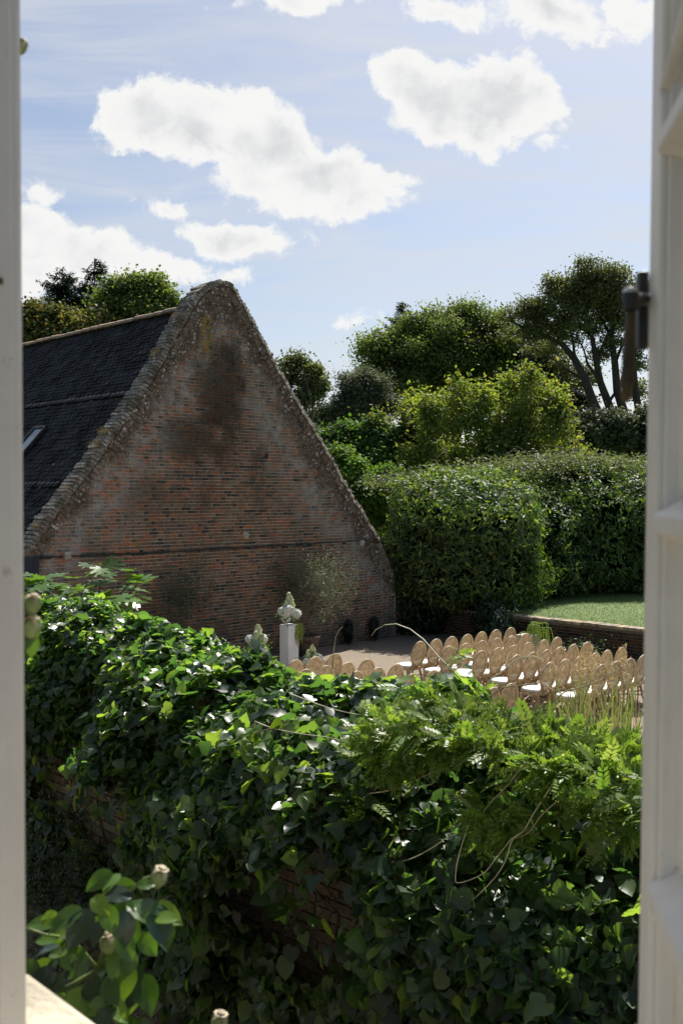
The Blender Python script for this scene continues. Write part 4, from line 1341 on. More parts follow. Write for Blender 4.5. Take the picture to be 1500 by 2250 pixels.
gw = thing('garden_wall', 'tall old brick garden wall mostly hidden under ivy in front of the court', 'wall', tuple(WP(0, -.17, 0)))
mb = MB(); mb.box(WP(2.5, -.185, 1.25), (15.5, .34, 2.5), (Wu, Wn, Zx)); mb.build('wall_core', M_GMORTAR, gw)
PATCH = [((600, 1985), (120, 110)), ((700, 2050), (90, 110)), ((560, 1950), (60, 50)), ((215, 1770), (75, 60)), ((120, 1720), (60, 50)), ((640, 1920), (60, 40)), ((230, 1830), (50, 30)), ((760, 2120), (40, 30))]
cells = brick_cells(lambda u, z: True, -4.2, 6.0, .0, 2.45, seed=31)
cells = [c for c in cells if c[1] < 2.47]
def wrank(c):
    x, y, dep = project(WP(c[0], 0, c[1])); 
    return min(math.hypot((x - p[0][0]) / p[1][0], (y - p[0][1]) / p[1][1]) for p in PATCH)
bricks(cells, W0, Wu, Wn, M_GBRICK, gw, 300, wrank, seed=8, BC=[(.36, .29, .21), (.30, .23, .17), (.38, .32, .23), (.26, .21, .16), (.34, .25, .18), (.28, .24, .18)] * 2)

RIDGE_PX = [(-60, 1330), (60, 1362), (120, 1325), (180, 1312), (240, 1335), (310, 1345), (360, 1352), (400, 1372), (425, 1405), (470, 1410), (500, 1428), (530, 1412), (560, 1445), (600, 1465), (640, 1474), (700, 1466), (740, 1462),
            (800, 1470), (880, 1478), (930, 1470), (990, 1484), (1040, 1500), (1080, 1515), (1130, 1545), (1200, 1565), (1280, 1590), (1400, 1612), (1500, 1640), (1700, 1700)]
RU, RZt = [], []
for (x, y) in RIDGE_PX:
    P = hit(x, y, WP(0, -.12, 0), Wn); RU.append(float((P - W0) @ Wu)); RZt.append(float(P[2]) - (.22 if x > 1020 else (.085 if x > 440 else .04)))
_o = np.argsort(RU); RU = np.array(RU)[_o]; RZt = np.array(RZt)[_o]
M_IVY = leafmat('ivy leaf', [(.018, .045, .025), (.028, .064, .032), (.045, .092, .036), (.11, .17, .05)], (5.0, 4.8, 1.3), .40, .75, .42, 1.6)
M_IVYO = leafmat('large ivy leaf', [(.02, .048, .026), (.035, .075, .034), (.10, .16, .05)], (5.0, 4.8, 1.3), .40, .75, .42, 1.6, objvar=True)


def smooth01(x, a, b):
    q = np.clip((x - a) / (b - a), 0, 1); return q * q * (3 - 2 * q)


def ivy_surface(u, s):
    """u along wall, s in 0..1 from low on the front, over the top, down the back"""
    ztop = np.interp(u, RU, RZt)
    near = smooth01(u, 1.65, 1.2)                 # the nearer, fuller mass
    a = .50 + .32 * near + .10 * np.sin(u * 3.1) * (1 - near) + .07 * np.sin(u * 5.3 + 1)
    hb = .70 + .14 * near + .06 * np.sin(u * 4.3)
    low = .16 + .20 * near
    zsh = ztop - hb
    # arc part: s from .5 to 1 ; front part below .5
    out = np.zeros_like(u); z = np.zeros_like(u); nb = np.zeros_like(u)
    f = s < .55
    q = s / .55
    depthz = zsh - .35
    z = np.where(f, .35 + depthz * q, 0)
    bulge = smooth01(q, .45, 1.0)
    out = np.where(f, low + (a - low) * bulge + .05 * np.sin(u * 7 + z * 5), 0)
    ang = (s - .55) / .45 * R(150)
    cs, sn = np.cos(ang), np.sin(ang)
    out = np.where(f, out, -.12 + (a + .12) * np.sign(cs) * np.abs(cs) ** 1.35)
    z = np.where(f, z, zsh + hb * np.abs(sn) ** 1.35)
    nb = np.where(f, .05 - .35 * bulge * (1 - q), np.sin(ang))
    no = np.where(f, 1, np.cos(ang))
    B = np.stack([u, z, out], 1)
    lump = lumpy(B, .085, 2.6) + lumpy(B, .05, 7.0)
    return out + lump * no, z + lump * nb - .05, no, nb


ivy = thing('ivy', 'thick mound of glossy dark heart shaped ivy leaves draped over the garden wall', 'ivy', tuple(WP(0, .2, 0)))


def build_ivy():
    n = 70000
    u = rng.uniform(-5.6, 5.6, n); s = rng.random(n)
    s = np.where(rng.random(n) < .45, .45 + .5 * s, s)
    out, z, no, nb = ivy_surface(u, s)
    jit = -np.abs(rng.normal(0, .07, n)) + .04
    P = W0 + Wu * u[:, None] + Wn * (out + jit * no)[:, None] + Zx * (z + jit * nb)[:, None]
    P += rnd(n, .025)
    N = Wn * no[:, None] + Zx * nb[:, None]
    # holes where the brickwork shows
    x, y, dep = project(P)
    m = np.ones(n)
    for (c, r) in PATCH:
        dd = np.hypot((x - c[0]) / r[0], (y - c[1]) / r[1]) / 1.15
        hole = smooth01(dd + lumpy(P, .35, 7), .75, 1.15); m = np.minimum(m, np.where(s < .62, hole, 1))
    keep = rng.random(n) < np.maximum(m, .03)
    keep &= (x > -120) & (x < 2600)
    P, N, s, x, y, dep, m = (a[keep] for a in (P, N, s, x, y, dep, m))
    k = len(P)
    top = smooth01(s, .33, .62)
    Nn = unit(N) * .9 + rnd(k, .48) * (1 + .5 * top[:, None]) + Zx * (.12 + .45 * top)[:, None]
    Dn = N * .35 + Zx * (-1.0 + .5 * top)[:, None] + rnd(k, .35) * (1 + top[:, None])
    near = smooth01(P @ Wu - W0 @ Wu, 2.2, .8)
    size = .035 + .07 * rng.random(k) ** 1.3 * (1 + .12 * near) * (1 - .12 * top * (1 - near))
    size = np.where(s < .5, size * 1.18, size)
    # the largest in the picture become leaves of their own
    vis = (x > 62) & (x < 1395) & (y < 2240) & (y > 1400)
    front = P @ Wn
    shown = size * F / dep * (1 + .4 * rng.random(k)) * np.where(vis, 1, 0) + np.where(front > np.percentile(front, 60), 6, 0)
    idx = np.argsort(-shown)[:300]
    big = np.zeros(k, bool); big[idx] = True
    rest = ~big
    lob = [(0, .04), (.2, -.1), (.42, -.02), (.62, .22), (.50, .42), (.34, .50), (.22, .74), (0, 1.08), (-.22, .72), (-.36, .50), (-.52, .40), (-.6, .2), (-.42, -.02), (-.2, -.1)]
    var = []
    for j in range(5):
        tv, tf = (T_IVY if j % 2 == 0 else tmpl(lob, droop=.2)); v = tv.copy(); g = np.random.default_rng(60 + j)
        v[:, 2] = tv[:, 2] * (1, 2.2, -.6, 1.6, .4)[j] + (.30, .12, .45, .2, .35)[j] * np.abs(v[:, 0]) * v[:, 1] + g.normal(0, .035, len(v)); v[:, 0] *= g.uniform(.8, 1.12)
        v[:, 2] += .12 * v[:, 0] * (j - 2) / 2
        var.append((v, tf))
    ri = np.where(rest)[0]; pick = rng.integers(0, 5, len(ri))
    for j in range(5):
        q = ri[pick == j]
        mk('foliage', leaves_np('foliage', P[q], Nn[q], Dn[q], size[q], var[j], M_IVY, True), ivy, 'stuff')
    for j in range(45):
        u0 = random.uniform(-3.6, 4.5); z1 = random.uniform(1.2, 2.3); pts = [WP(u0 + .25 * math.sin(i * 1.1 + j) + i * random.uniform(-.05, .05), .10 + .03 * math.sin(i + j), z1 * i / 8 + .05) for i in range(9)]
        m2 = MB(); m2.tube(pts, [.016, .015, .014, .012, .011, .009, .008, .006, .004], 5); m2.build('stem', M_BARK, ivy, smooth=True)
    proto = []
    for j in range(5):
        v, tf = var[j]
        proto.append(mesh_np('leaf', v, tf, M_IVYO, True))
    X, D_, N_ = frames(Nn[idx], Dn[idx])
    for a in range(300):
        Rm = Matrix((Vector(X[a]), Vector(D_[a]), Vector(N_[a]))).transposed().to_4x4()
        mk('leaf', proto[a % 5], ivy, M=Matrix.Translation(Vector(P[idx[a]])) @ Rm @ Matrix.Scale(float(size[idx[a]]), 4))


build_ivy()

# hanging sprays of ivy at the left lip of the nearer mass
def sprays():
    P, N, D = [], [], []
    mbs = MB()
    lines = [[(560, 1590), (500, 1640), (440, 1690), (400, 1740), (365, 1800)], [(520, 1640), (450, 1720), (430, 1760)], [(640, 1590), (560, 1610), (480, 1660)], [(430, 1640), (405, 1680), (385, 1760)],
             [(770, 1780), (795, 1850), (800, 1900), (808, 1940)], [(1200, 1700), (1230, 1780), (1225, 1840)], [(1290, 1700), (1310, 1760)]]
    for L in lines:
        pts = [hit(x, y, WP(0, .52 + random.uniform(-.03, .05), 0), Wn) for x, y in L]
        mbs = MB(); mbs.tube(pts, [.004] * len(pts), 4); mbs.build('spray_stem', M_SHOOT, ivy)
        for i in range(len(pts) - 1):
            for k in range(9):
                q = random.random(); c = pts[i] * (1 - q) + pts[i + 1] * q; P.append(c + np.array([random.gauss(0, .03) for _ in range(3)]))
                N.append(Wn * .5 + Zx * .8 + np.array([random.gauss(0, .4) for _ in range(3)])); D.append(Wn * .5 + np.array([random.gauss(0, .6) for _ in range(3)]) - Zx * .5)
    P, N, D = map(np.array, (P, N, D))
    mk('spray', leaves_np('spray', P, N, D, rng.uniform(.05, .085, len(P)), T_IVY, M_IVYY, True), ivy, 'stuff')
M_IVYY = leafmat('young ivy leaf', [(.06, .12, .03), (.10, .18, .04), (.15, .22, .05)], (1.9, 1.9, .5), .32, .5, .42, 1.6)
M_SHOOT = simple('green brown shoot', (.30, .27, .11), .6, .2, 9, 0)
sprays()

# ------------------------------------------------------------------ wisteria over the ivy
wist = thing('wisteria', 'bright yellow green wisteria with feathery leaflets sprawling over the right part of the ivy', 'climber', tuple(WP(-1.5, .3, 0)))
M_WIST = leafmat('wisteria leaflet', [(.07, .14, .025), (.12, .21, .035), (.18, .26, .045), (.26, .31, .10)], (1.8, 1.8, .9), .42, .4, .45, 1.2)


def wisteria():
    bl = [(870, 1590, 75, 35), (960, 1560, 80, 45), (1000, 1600, 70, 40), (820, 1640, 45, 40), (890, 1680, 55, 30), (1060, 1560, 50, 40), (1130, 1600, 55, 40), (1200, 1630, 60, 45), (1270, 1650, 70, 55), (1350, 1660, 60, 60),
          (1240, 1700, 60, 45), (1330, 1740, 60, 45), (1380, 1800, 35, 50), (1180, 1660, 40, 30), (1100, 1790, 45, 22), (1060, 1820, 50, 22), (1120, 1830, 40, 16), (1040, 1770, 22, 14), (790, 1770, 30, 22), (1320, 1600, 60, 30), (1390, 1620, 40, 50),
          (760, 1790, 20, 15), (1290, 1800, 25, 18), (1000, 1640, 60, 20), (1300, 1870, 12, 12), (1225, 1600, 60, 26), (1100, 1640, 60, 26), (940, 1630, 60, 30), (1160, 1700, 36, 22)]
    P = []; w = np.array([b[2] * b[3] for b in bl], float); w /= w.sum(); n = 2200
    for i in rng.choice(len(bl), n, p=w):
        b = bl[i]; x = b[0] + rng.normal(0, .55) * b[2]; y = b[1] + rng.normal(0, .55) * b[3]
        ry_ = np.interp(x, [p[0] for p in RIDGE_PX], [p[1] for p in RIDGE_PX])
        if y < ry_ + (55 if x < 1100 else 30): y = ry_ + rng.uniform(30, 110)
        # meet the ivy mound, then stand a little off it
        q = min(1.0, max(0.0, (y - np.interp(x, [p[0] for p in RIDGE_PX], [p[1] for p in RIDGE_PX])) / 170))
        o = -.05 + .62 * math.sin(q * math.pi / 2) + rng.uniform(-.02, .10)
        P.append(hit(x, y, WP(0, o, 0), Wn))
    P = np.array(P); n = len(P)
    N = Zx * .8 + Wn * .35 + rnd(n, .65); D = rnd(n, 1.0) + Wn * .5 + Zx * .15
    size = rng.uniform(.065, .13, n)
    x, y, dep = project(P); order = np.argsort(-(size * F / dep)); idx = order[:300]; rest = order[300:]
    mk('foliage', leaves_np('foliage', P[rest], N[rest], D[rest], size[rest], T_WIST, M_WIST), wist, 'stuff')
    M_WO = leafmat('wisteria large leaf', [(.09, .17, .03), (.15, .24, .04), (.22, .28, .09)], (1.8, 1.8, .9), .42, .4, .45, 1.2, objvar=True)
    proto = mesh_np('leaf', T_WIST[0], T_WIST[1], M_WO)
    X, D_, N_ = frames(N[idx], D[idx])
    for a in range(len(idx)):
        Rm = Matrix((Vector(X[a]), Vector(D_[a]), Vector(N_[a]))).transposed().to_4x4()
        mk('leaf', proto, wist, M=Matrix.Translation(Vector(P[idx[a]])) @ Rm @ Matrix.Scale(float(size[idx[a]]), 4))
    # long whippy shoots
    M_S1 = simple('pale vine shoot', (.80, .76, .52), .6, .15, 9, 0); M_S2 = simple('brown vine shoot', (.50, .40, .25), .7, .15, 9, 0)
    shoots = [([(1020, 1560), (1010, 1620), (985, 1650), (960, 1710), (940, 1725), (900, 1728), (860, 1712)], .5, .55, M_S1),
              ([(800, 1745), (850, 1738), (890, 1722), (940, 1702), (980, 1690)], .55, .6, M_S2),
              ([(790, 1865), (815, 1885), (850, 1895), (900, 1888), (950, 1862), (985, 1838), (1005, 1833)], .6, .66, M_S1),
              ([(1040, 1780), (1010, 1870), (1000, 1925), (1008, 1940), (1060, 1920), (1090, 1885), (1125, 1840)], .6, .68, M_S1),
              ([(1215, 1720), (1170, 1790), (1150, 1825), (1125, 1845), (1110, 1890), (1085, 1930), (1040, 1975), (1022, 1978), (1008, 1985), (996, 1992), (1003, 1972), (1016, 1970)], .6, .7, M_S1),
              ([(1230, 1755), (1190, 1790), (1160, 1830), (1130, 1842)], .6, .66, M_S2),
              ([(1150, 1680), (1110, 1730), (1080, 1760), (1060, 1785)], .6, .64, M_S2),
              ([(560, 1585), (600, 1600), (660, 1612), (720, 1620), (770, 1632)], .5, .5, M_S1), ([(640, 1525), (700, 1548), (760, 1565), (820, 1575)], .3, .4, M_S1),
              ([(700, 1905), (680, 1870), (660, 1800), (640, 1755)], .3, .3, M_S2), ([(640, 1700), (655, 1740), (680, 1780)], .4, .4, M_S2),
              ([(920, 1985), (950, 2040), (985, 2130), (1000, 2200)], .25, .25, M_S2)]
    for pts, o0, o1, m in shoots:
        k = len(pts); q = [hit(x, y, WP(0, o0 + (o1 - o0) * i / (k - 1) + .06, 0), Wn) for i, (x, y) in enumerate(pts)]
        # smooth the polyline
        Q = []
        for i in range(k - 1):
            p0, p1, p2, p3 = q[max(i - 1, 0)], q[i], q[i + 1], q[min(i + 2, k - 1)]
            for j in range(4):
                t = j / 4; Q.append(.5 * ((2 * p1) + (-p0 + p2) * t + (2 * p0 - 5 * p1 + 4 * p2 - p3) * t * t + (-p0 + 3 * p1 - 3 * p2 + p3) * t ** 3))
        Q.append(q[-1]); mb = MB(); L = len(Q); mb.tube(Q, [.0032 - .0015 * i / L for i in range(L)], 5); mb.build('shoot', m, wist, smooth=True)
    # arching shoots that rise above the mound
    for pts, m in (([(1012, 1495), (990, 1470), (960, 1440), (930, 1405), (900, 1382), (870, 1371), (845, 1373), (825, 1384), (816, 1397)], M_S1),
                   ([(1060, 1515), (1080, 1490), (1100, 1478), (1130, 1452), (1150, 1443), (1172, 1442), (1188, 1447), (1198, 1462)], M_S1),
                   ([(1075, 1530), (1105, 1510), (1150, 1505), (1190, 1500), (1215, 1518), (1240, 1512)], M_S2),
                   ([(730, 1470), (733, 1430), (737, 1400), (745, 1385), (752, 1378)], M_S2), ([(1190, 1560), (1240, 1520), (1310, 1500), (1360, 1470)], M_S2)):
        q = [hit(x, y, WP(0, -.1, 0), Wn) for x, y in pts]; mb = MB(); L = len(q); mb.tube(q, [.0042 - .0025 * i / L for i in range(L)], 5); mb.build('shoot', m, wist, smooth=True)
    # small pale tuft on the first of them
    P = np.array([hit(1000 + random.gauss(0, 14), 1442 + random.gauss(0, 7), WP(0, -.1, 0), Wn) for _ in range(10)])
    mk('foliage', leaves_np('foliage', P, Zx + rnd(10, .4), rnd(10), rng.uniform(.06, .11, 10), T_WIST, M_WIST), wist, 'stuff')


wisteria()

# ------------------------------------------------------------------ fig tree behind the ivy at the left
def fig():
    M_FIG = leafmat('fig leaf', [(.06, .12, .03), (.09, .17, .045), (.12, .20, .06)], (1.7, 1.8, .5), .33, .55, .38, 1.0, objvar=True)
    Y = 11.2; b = at(170, 1400, Y); b[2] = 0.01
    root = thing('fig_tree', 'fig tree with broad lobed leaves rising behind the ivy at the left', 'tree', tuple(b))
    heads = [(218, 1245), (222, 1275), (228, 1300), (290, 1270), (295, 1290), (285, 1315), (265, 1330), (80, 1275), (100, 1290), (125, 1285), (150, 1282), (170, 1300), (190, 1320), (110, 1320), (75, 1310), (140, 1340), (300, 1330), (240, 1335), (90, 1350), (175, 1345), (205, 1330), (60, 1335)]
    mb = MB(); proto = mesh_np('leaf', T_FIG[0], T_FIG[1], M_FIG)
    for h in heads:
        e = at(h[0], h[1], Y + random.uniform(-.5, .5)); s = np.array((b[0] + random.uniform(-.3, .3), b[1], e[2] - random.uniform(.7, 1.3)))
        limb(mb, s, e, .014, .006, .08, 5, 5)
        for k in range(6):
            c = e + rnd(1, .07)[0]; an = random.uniform(0, 6.28)
            D = np.array([[math.cos(an), math.sin(an), random.uniform(-.3, .15)]]); N = np.array([[0, 0, 1.0]]) + rnd(1, .25)
            X, D_, N_ = frames(N, D); sz = random.uniform(.13, .23)
            Rm = Matrix((Vector(X[0]), Vector(D_[0]), Vector(N_[0]))).transposed().to_4x4()
            mk('leaf', proto, root, M=Matrix.Translation(Vector(c)) @ Rm @ Matrix.Scale(sz, 4))
    limb(mb, b, b + Zx * 1.9, .06, .03, .03)
    mb.build('trunk', M_BARK, root, smooth=True)


fig()

# ------------------------------------------------------------------ reeds on the court side of the wall, at right
def reeds():
    Y = 9.5; b = at(1320, 1600, Y); b[2] = .01
    M_R = leafmat('reed blade', [(.08, .15, .05), (.13, .2, .08), (.22, .25, .12)], (1.5, 1.5, .5), .45, .4, .35, 1.0)
    M_DR = leafmat('dry reed', [(.34, .26, .14), (.44, .36, .22)], (1.2, 1.1, .8), .8, .2, .3, 1.0)
    root = thing('reed_clump', 'clump of tall green reeds with dry seed heads in front of the right chairs', 'reeds', tuple(b))
    def blades(n, mat, name, w, lo, hi, lean):
        V, Fc = [], []
        for k in range(n):
            x = random.choice([random.gauss(1268, 16), random.uniform(1200, 1400), random.uniform(1290, 1400)]); p = at(x, 1600, Y + random.uniform(-.7, .7)); p[2] = 1.2
            H = random.uniform(lo, hi); 
            if x < 1235: H *= .75
            dr = unit(rnd(1))[0]; dr[2] = 0; sd = unit(np.array([[-dr[1], dr[0], 0]]))[0] * w
            if abs(sd[1]) > abs(sd[0]): sd = np.array((1, 0, 0)) * w
            le = random.uniform(0, lean); bidx = len(V); m = 5
            for i in range(m + 1):
                q = i / m; c = p + Zx * H * (q - .25 * le * q * q) + dr * H * le * q * q
                V += [c - sd * (1 - q ** 2), c + sd * (1 - q ** 2)]
            for i in range(m): Fc.append((bidx + 2 * i, bidx + 2 * i + 1, bidx + 2 * i + 3, bidx + 2 * i + 2))
        mk(name, mesh_np(name, np.array(V), Fc, mat), root, 'stuff')
    blades(95, M_R, 'green_blades', .010, .55, 1.15, .35)
    blades(90, M_DR, 'dry_blades', .006, .5, 1.1, .8)
    n = 700; P = []
    for k in range(26):
        c = at(random.uniform(1255, 1400), random.uniform(1440, 1520), Y + random.uniform(-.4, .4))
        for j in range(26): P.append(c + np.array((random.gauss(0, .01), random.gauss(0, .01), random.uniform(-.09, .09))) + np.array((random.gauss(0, .015), 0, 0)))
    P = np.array(P); n = len(P)
    mk('seed_heads', leaves_np('seed_heads', P, rnd(n), rnd(n, .5) + Zx, rng.uniform(.02, .05, n), T_LANCE, M_DR), root, 'stuff')
    # paving seen under the reeds
    q = [at(1300, 1600, 1), at(1500, 1600, 1)]
sheet('terrace_paving', [G(-4.2, 10.6), G(-.5, 10.6), G(-.5, 14.0), G(-4.2, 14.0)], .012, M_PAVE)
reeds()

# small dark leafy plant at the foot of the retaining wall
def wall_foot():
    M_D = leafmat('dark fern leaf', [(.02, .05, .02), (.04, .08, .03)], (1.4, 1.6, .6), .45, .4, .3)
    for x, y, lb in ((1285, 1428, 'dark leafy plant at the foot of the retaining wall behind the chairs'), (1110, 1372, 'straggly plant with pale dots in the shade left of the lawn wall')):
        P0 = hit(x, y + 16, np.array((0, 0, .02)), Zx); n = 500
        P = P0 + rnd(n, .22) * np.array((1.4, .8, .6)) + Zx * .2; P = P[P[:, 2] > .02]; n = len(P)
        r = thing('fern', lb, 'plant', tuple(P0), 'plants under the lawn wall'); mk('foliage', leaves_np('foliage', P, rnd(n, .5) + Zx, rnd(n), rng.uniform(.05, .12, n), T_LANCE, M_D), r, 'stuff')
wall_foot()

# ------------------------------------------------------------------ the house wall and window the view is taken from
E_ = Nx.copy(); Hn = Dx.copy()                      # along the facade to the right, out of the facade
HB = np.array((-.30, .95, 0.0))
def HP(v, o, z): return HB + E_ * v + Hn * o + Zx * z
M_PAINT = None


def paint_mat(name, col, dirt=.35):
    m, t, b = newmat(name); p = t.pos()
    c = t.mix(t.ramp(t.noise(p, 5, 6, .6), .35, .7), col, [x * .88 for x in col])
    mp = t.n.new('ShaderNodeMapping'); t.l.new(p, mp.inputs[0]); mp.inputs['Scale'].default_value = (9, 9, 1.2)
    c = t.mix(t.math('MULTIPLY', t.ramp(t.noise(mp.outputs[0], 3.0, 6, .7), .55, .72), dirt), c, (.30, .23, .16))
    c = t.mix(t.math('MULTIPLY', t.ramp(t.noise(p, 22, 5, .7), .66, .74), dirt * 1.4), c, (.17, .12, .08))
    t.l.new(c, b.inputs['Base Color']); b.inputs['Roughness'].default_value = .5
    t.l.new(t.bump(t.noise(p, 90, 4), .15, .002), b.inputs['Normal']); return m


M_PAINT = paint_mat('old white gloss paint', (.80, .76, .71))
M_PAINT2 = paint_mat('cream white casement paint', (.82, .77, .69), .3)
M_RENDER = simple('dark house brick', (.12, .115, .105), .9, .15, 3, .4)
M_SILL = simple('cream stone', (.50, .44, .34), .9, .12, 9, .9, 45)
M_IRON = simple('black iron', (.02, .02, .018), .45, .2, 20, .1, spec=.5)
M_BRONZE = simple('worn bronze handle', (.09, .065, .03), .4, .25, 20, .1, metal=.6)

ZS = 3.318; ZH = 4.85; VR = 1.30
def house():
    h = thing('house_wall', 'thick dark brick wall of the house around the open window', 'house', tuple(HP(0, 0, 0)))
    mb = MB()
    AX = (E_, Hn, Zx)
    mb.box(HP(-4.06, -.16, 4.4), (8.0, .30, 8.8), AX)
    mb.box(HP(VR + 3.06, -.16, 4.4), (6.0, .30, 8.8), AX)
    mb.box(HP((VR) / 2, -.16, (ZS - .13) / 2), (VR + .118, .30, ZS - .135), AX)
    mb.box(HP((VR) / 2, -.16, (ZH + 8.8) / 2 + .03), (VR + .118, .30, 8.8 - ZH - .06), AX)
    mb.build('wall', M_RENDER, h)
    mb = MB(); mb.box(HP(VR / 2, -.10, ZS - .06), (VR + .5, .44, .12), AX)
    o = mb.build('stone_sill', M_SILL, h, bevel=.012)
    mb = MB(); mb.box(HP(-.03, -.10, (ZS + ZH) / 2), (.055, .20, ZH - ZS), AX); o = mb.build('window_post', M_PAINT, h, bevel=.006)
    mb = MB(); mb.box(HP(VR + .03, -.10, (ZS + ZH) / 2), (.055, .20, ZH - ZS), AX); mb.build('window_post', M_PAINT, h, bevel=.006)
    mb = MB(); mb.box(HP(VR / 2, -.10, ZH + .028), (VR + .11, .20, .05), AX); mb.build('window_head', M_PAINT, h, bevel=.006)
    # a bead along the outer edge of the left post, and the split in its paint
    mb = MB(); mb.box(HP(-.003, -.022, (ZS + ZH) / 2 - .01), (.007, .018, ZH - ZS - .03), AX); mb.build('frame_bead', M_PAINT, h, bevel=.002)
    q = hit(18, 608, HP(.0005, 0, 0), E_) - Hn * .05; mb = MB(); mb.box(q, (.003, .09, .006), (E_, unit((Hn * 1 - Zx * .12)[None])[0], Zx)); mb.build('paint_split', simple('rust brown split', (.16, .09, .045), .8, .2, 30, .3), h)
house()


def casement():
    Hp = np.array((.215, .40, 0.0)); Fp = np.array((.2845, .95, 0.0))
    ax = unit((Fp - Hp)[None])[0]; nn = np.array((-ax[1], ax[0], 0))      # nn faces the camera side (left)
    L = np.linalg.norm(Fp - Hp)
    root = thing('casement_window', 'open white painted window leaf with raised bars and a black latch', 'window', (Hp[0], Hp[1], 3.35))
    z0, z1 = 3.36, 4.80; zm = (z0 + z1) / 2
    def P(l, o, z): return Hp + ax * l + nn * o + Zx * z
    AX = (ax, nn, Zx)
    mb = MB(); mb.box(P(L - .026, -.02, zm), (.052, .040, z1 - z0), AX); mb.build('stile', M_PAINT2, root, bevel=.004)
    mb = MB(); mb.box(P(.026, -.02, zm), (.052, .040, z1 - z0), AX); mb.build('stile', M_PAINT2, root, bevel=.004)
    mb = MB(); mb.box(P(L - .057, -.013, zm), (.010, .014, z1 - z0 - .02), AX); mb.build('moulding', M_PAINT2, root, bevel=.002)
    mb = MB(); mb.box(P(L / 2 - .01, -.031, zm), (L - .125, .012, z1 - z0 - .02), AX); mb.build('panel', M_PAINT2, root)
    for py in (215, 1118, 2015):
        q = hit(1465, py, P(0, 0, 0), nn)
        mb = MB()
        c = P(L / 2 - .01, -.012, q[2] - .012)
        # ledge with a sloped top
        a0, a1 = P(.05, 0, 0), P(L - .053, 0, 0)
        zt = q[2]
        vs = []
        for e in (a0, a1):
            for (o, z) in ((-.026, zt + .012), (.004, zt - .006), (.004, zt - .022), (-.026, zt - .034)):
                vs.append(np.array((e[0], e[1], 0)) + nn * o + Zx * z)
        mb.add(vs, [(0, 1, 2, 3), (7, 6, 5, 4), (0, 4, 5, 1), (1, 5, 6, 2), (2, 6, 7, 3), (3, 7, 4, 0)])
        mb.build('glazing_bar', M_PAINT2, root, bevel=.003)
    # mitred stay across the top bay
    qa = hit(1428, 200, P(0, 0, 0), nn); qb = hit(1475, 0, P(0, 0, 0), nn)
    mb = MB(); mb.tube([qa + nn * -.006, qb + nn * -.006 + (qb - qa) * .5], .007, 8); mb.build('stay_bar', M_PAINT2, root, smooth=True)
    # the leaf has sagged a little on its hinges
    root.rotation_euler = (0, R(.55), 0)
    # latch
    q0 = at(1410, 598, .955); q1 = at(1410, 768, .955)
    mb = MB(); c = (q0 + q1) / 2; mb.box(c, (.010, .012, q0[2] - q1[2]), ((1, 0, 0), (0, 1, 0), (0, 0, 1))); plate = mb.build('latch_plate', M_IRON, root, bevel=.002)
    a = at(1412, 658, .95); b_ = at(1384, 658, .92)
    mb = MB(); mb.tube([a, b_], [.007, .007], 12); mb.tube([b_ + Zx * .006, b_ - Zx * .010], [.0078, .007], 12); mb.build('latch_spindle', M_IRON, plate, smooth=False)
    k = at(1383, 642, .92); mb = MB(); mb.lathe([(0, .005), (.005, .004), (.007, 0), (.005, -.004), (0, -.005)], k, 14); mb.build('latch_knob', simple('polished steel', (.6, .6, .58), .25, .05, 5, 0, metal=1), plate, smooth=True)
    pts = [at(1384, 662, .92), at(1384, 700, .92), at(1380, 780, .915), at(1377, 840, .91), at(1374, 872, .91), at(1373, 884, .91)]
    mb = MB(); mb.tube(pts, [.0048, .0046, .0056, .0062, .005, .002], 12); mb.build('latch_handle', M_BRONZE, plate, smooth=True)


casement()

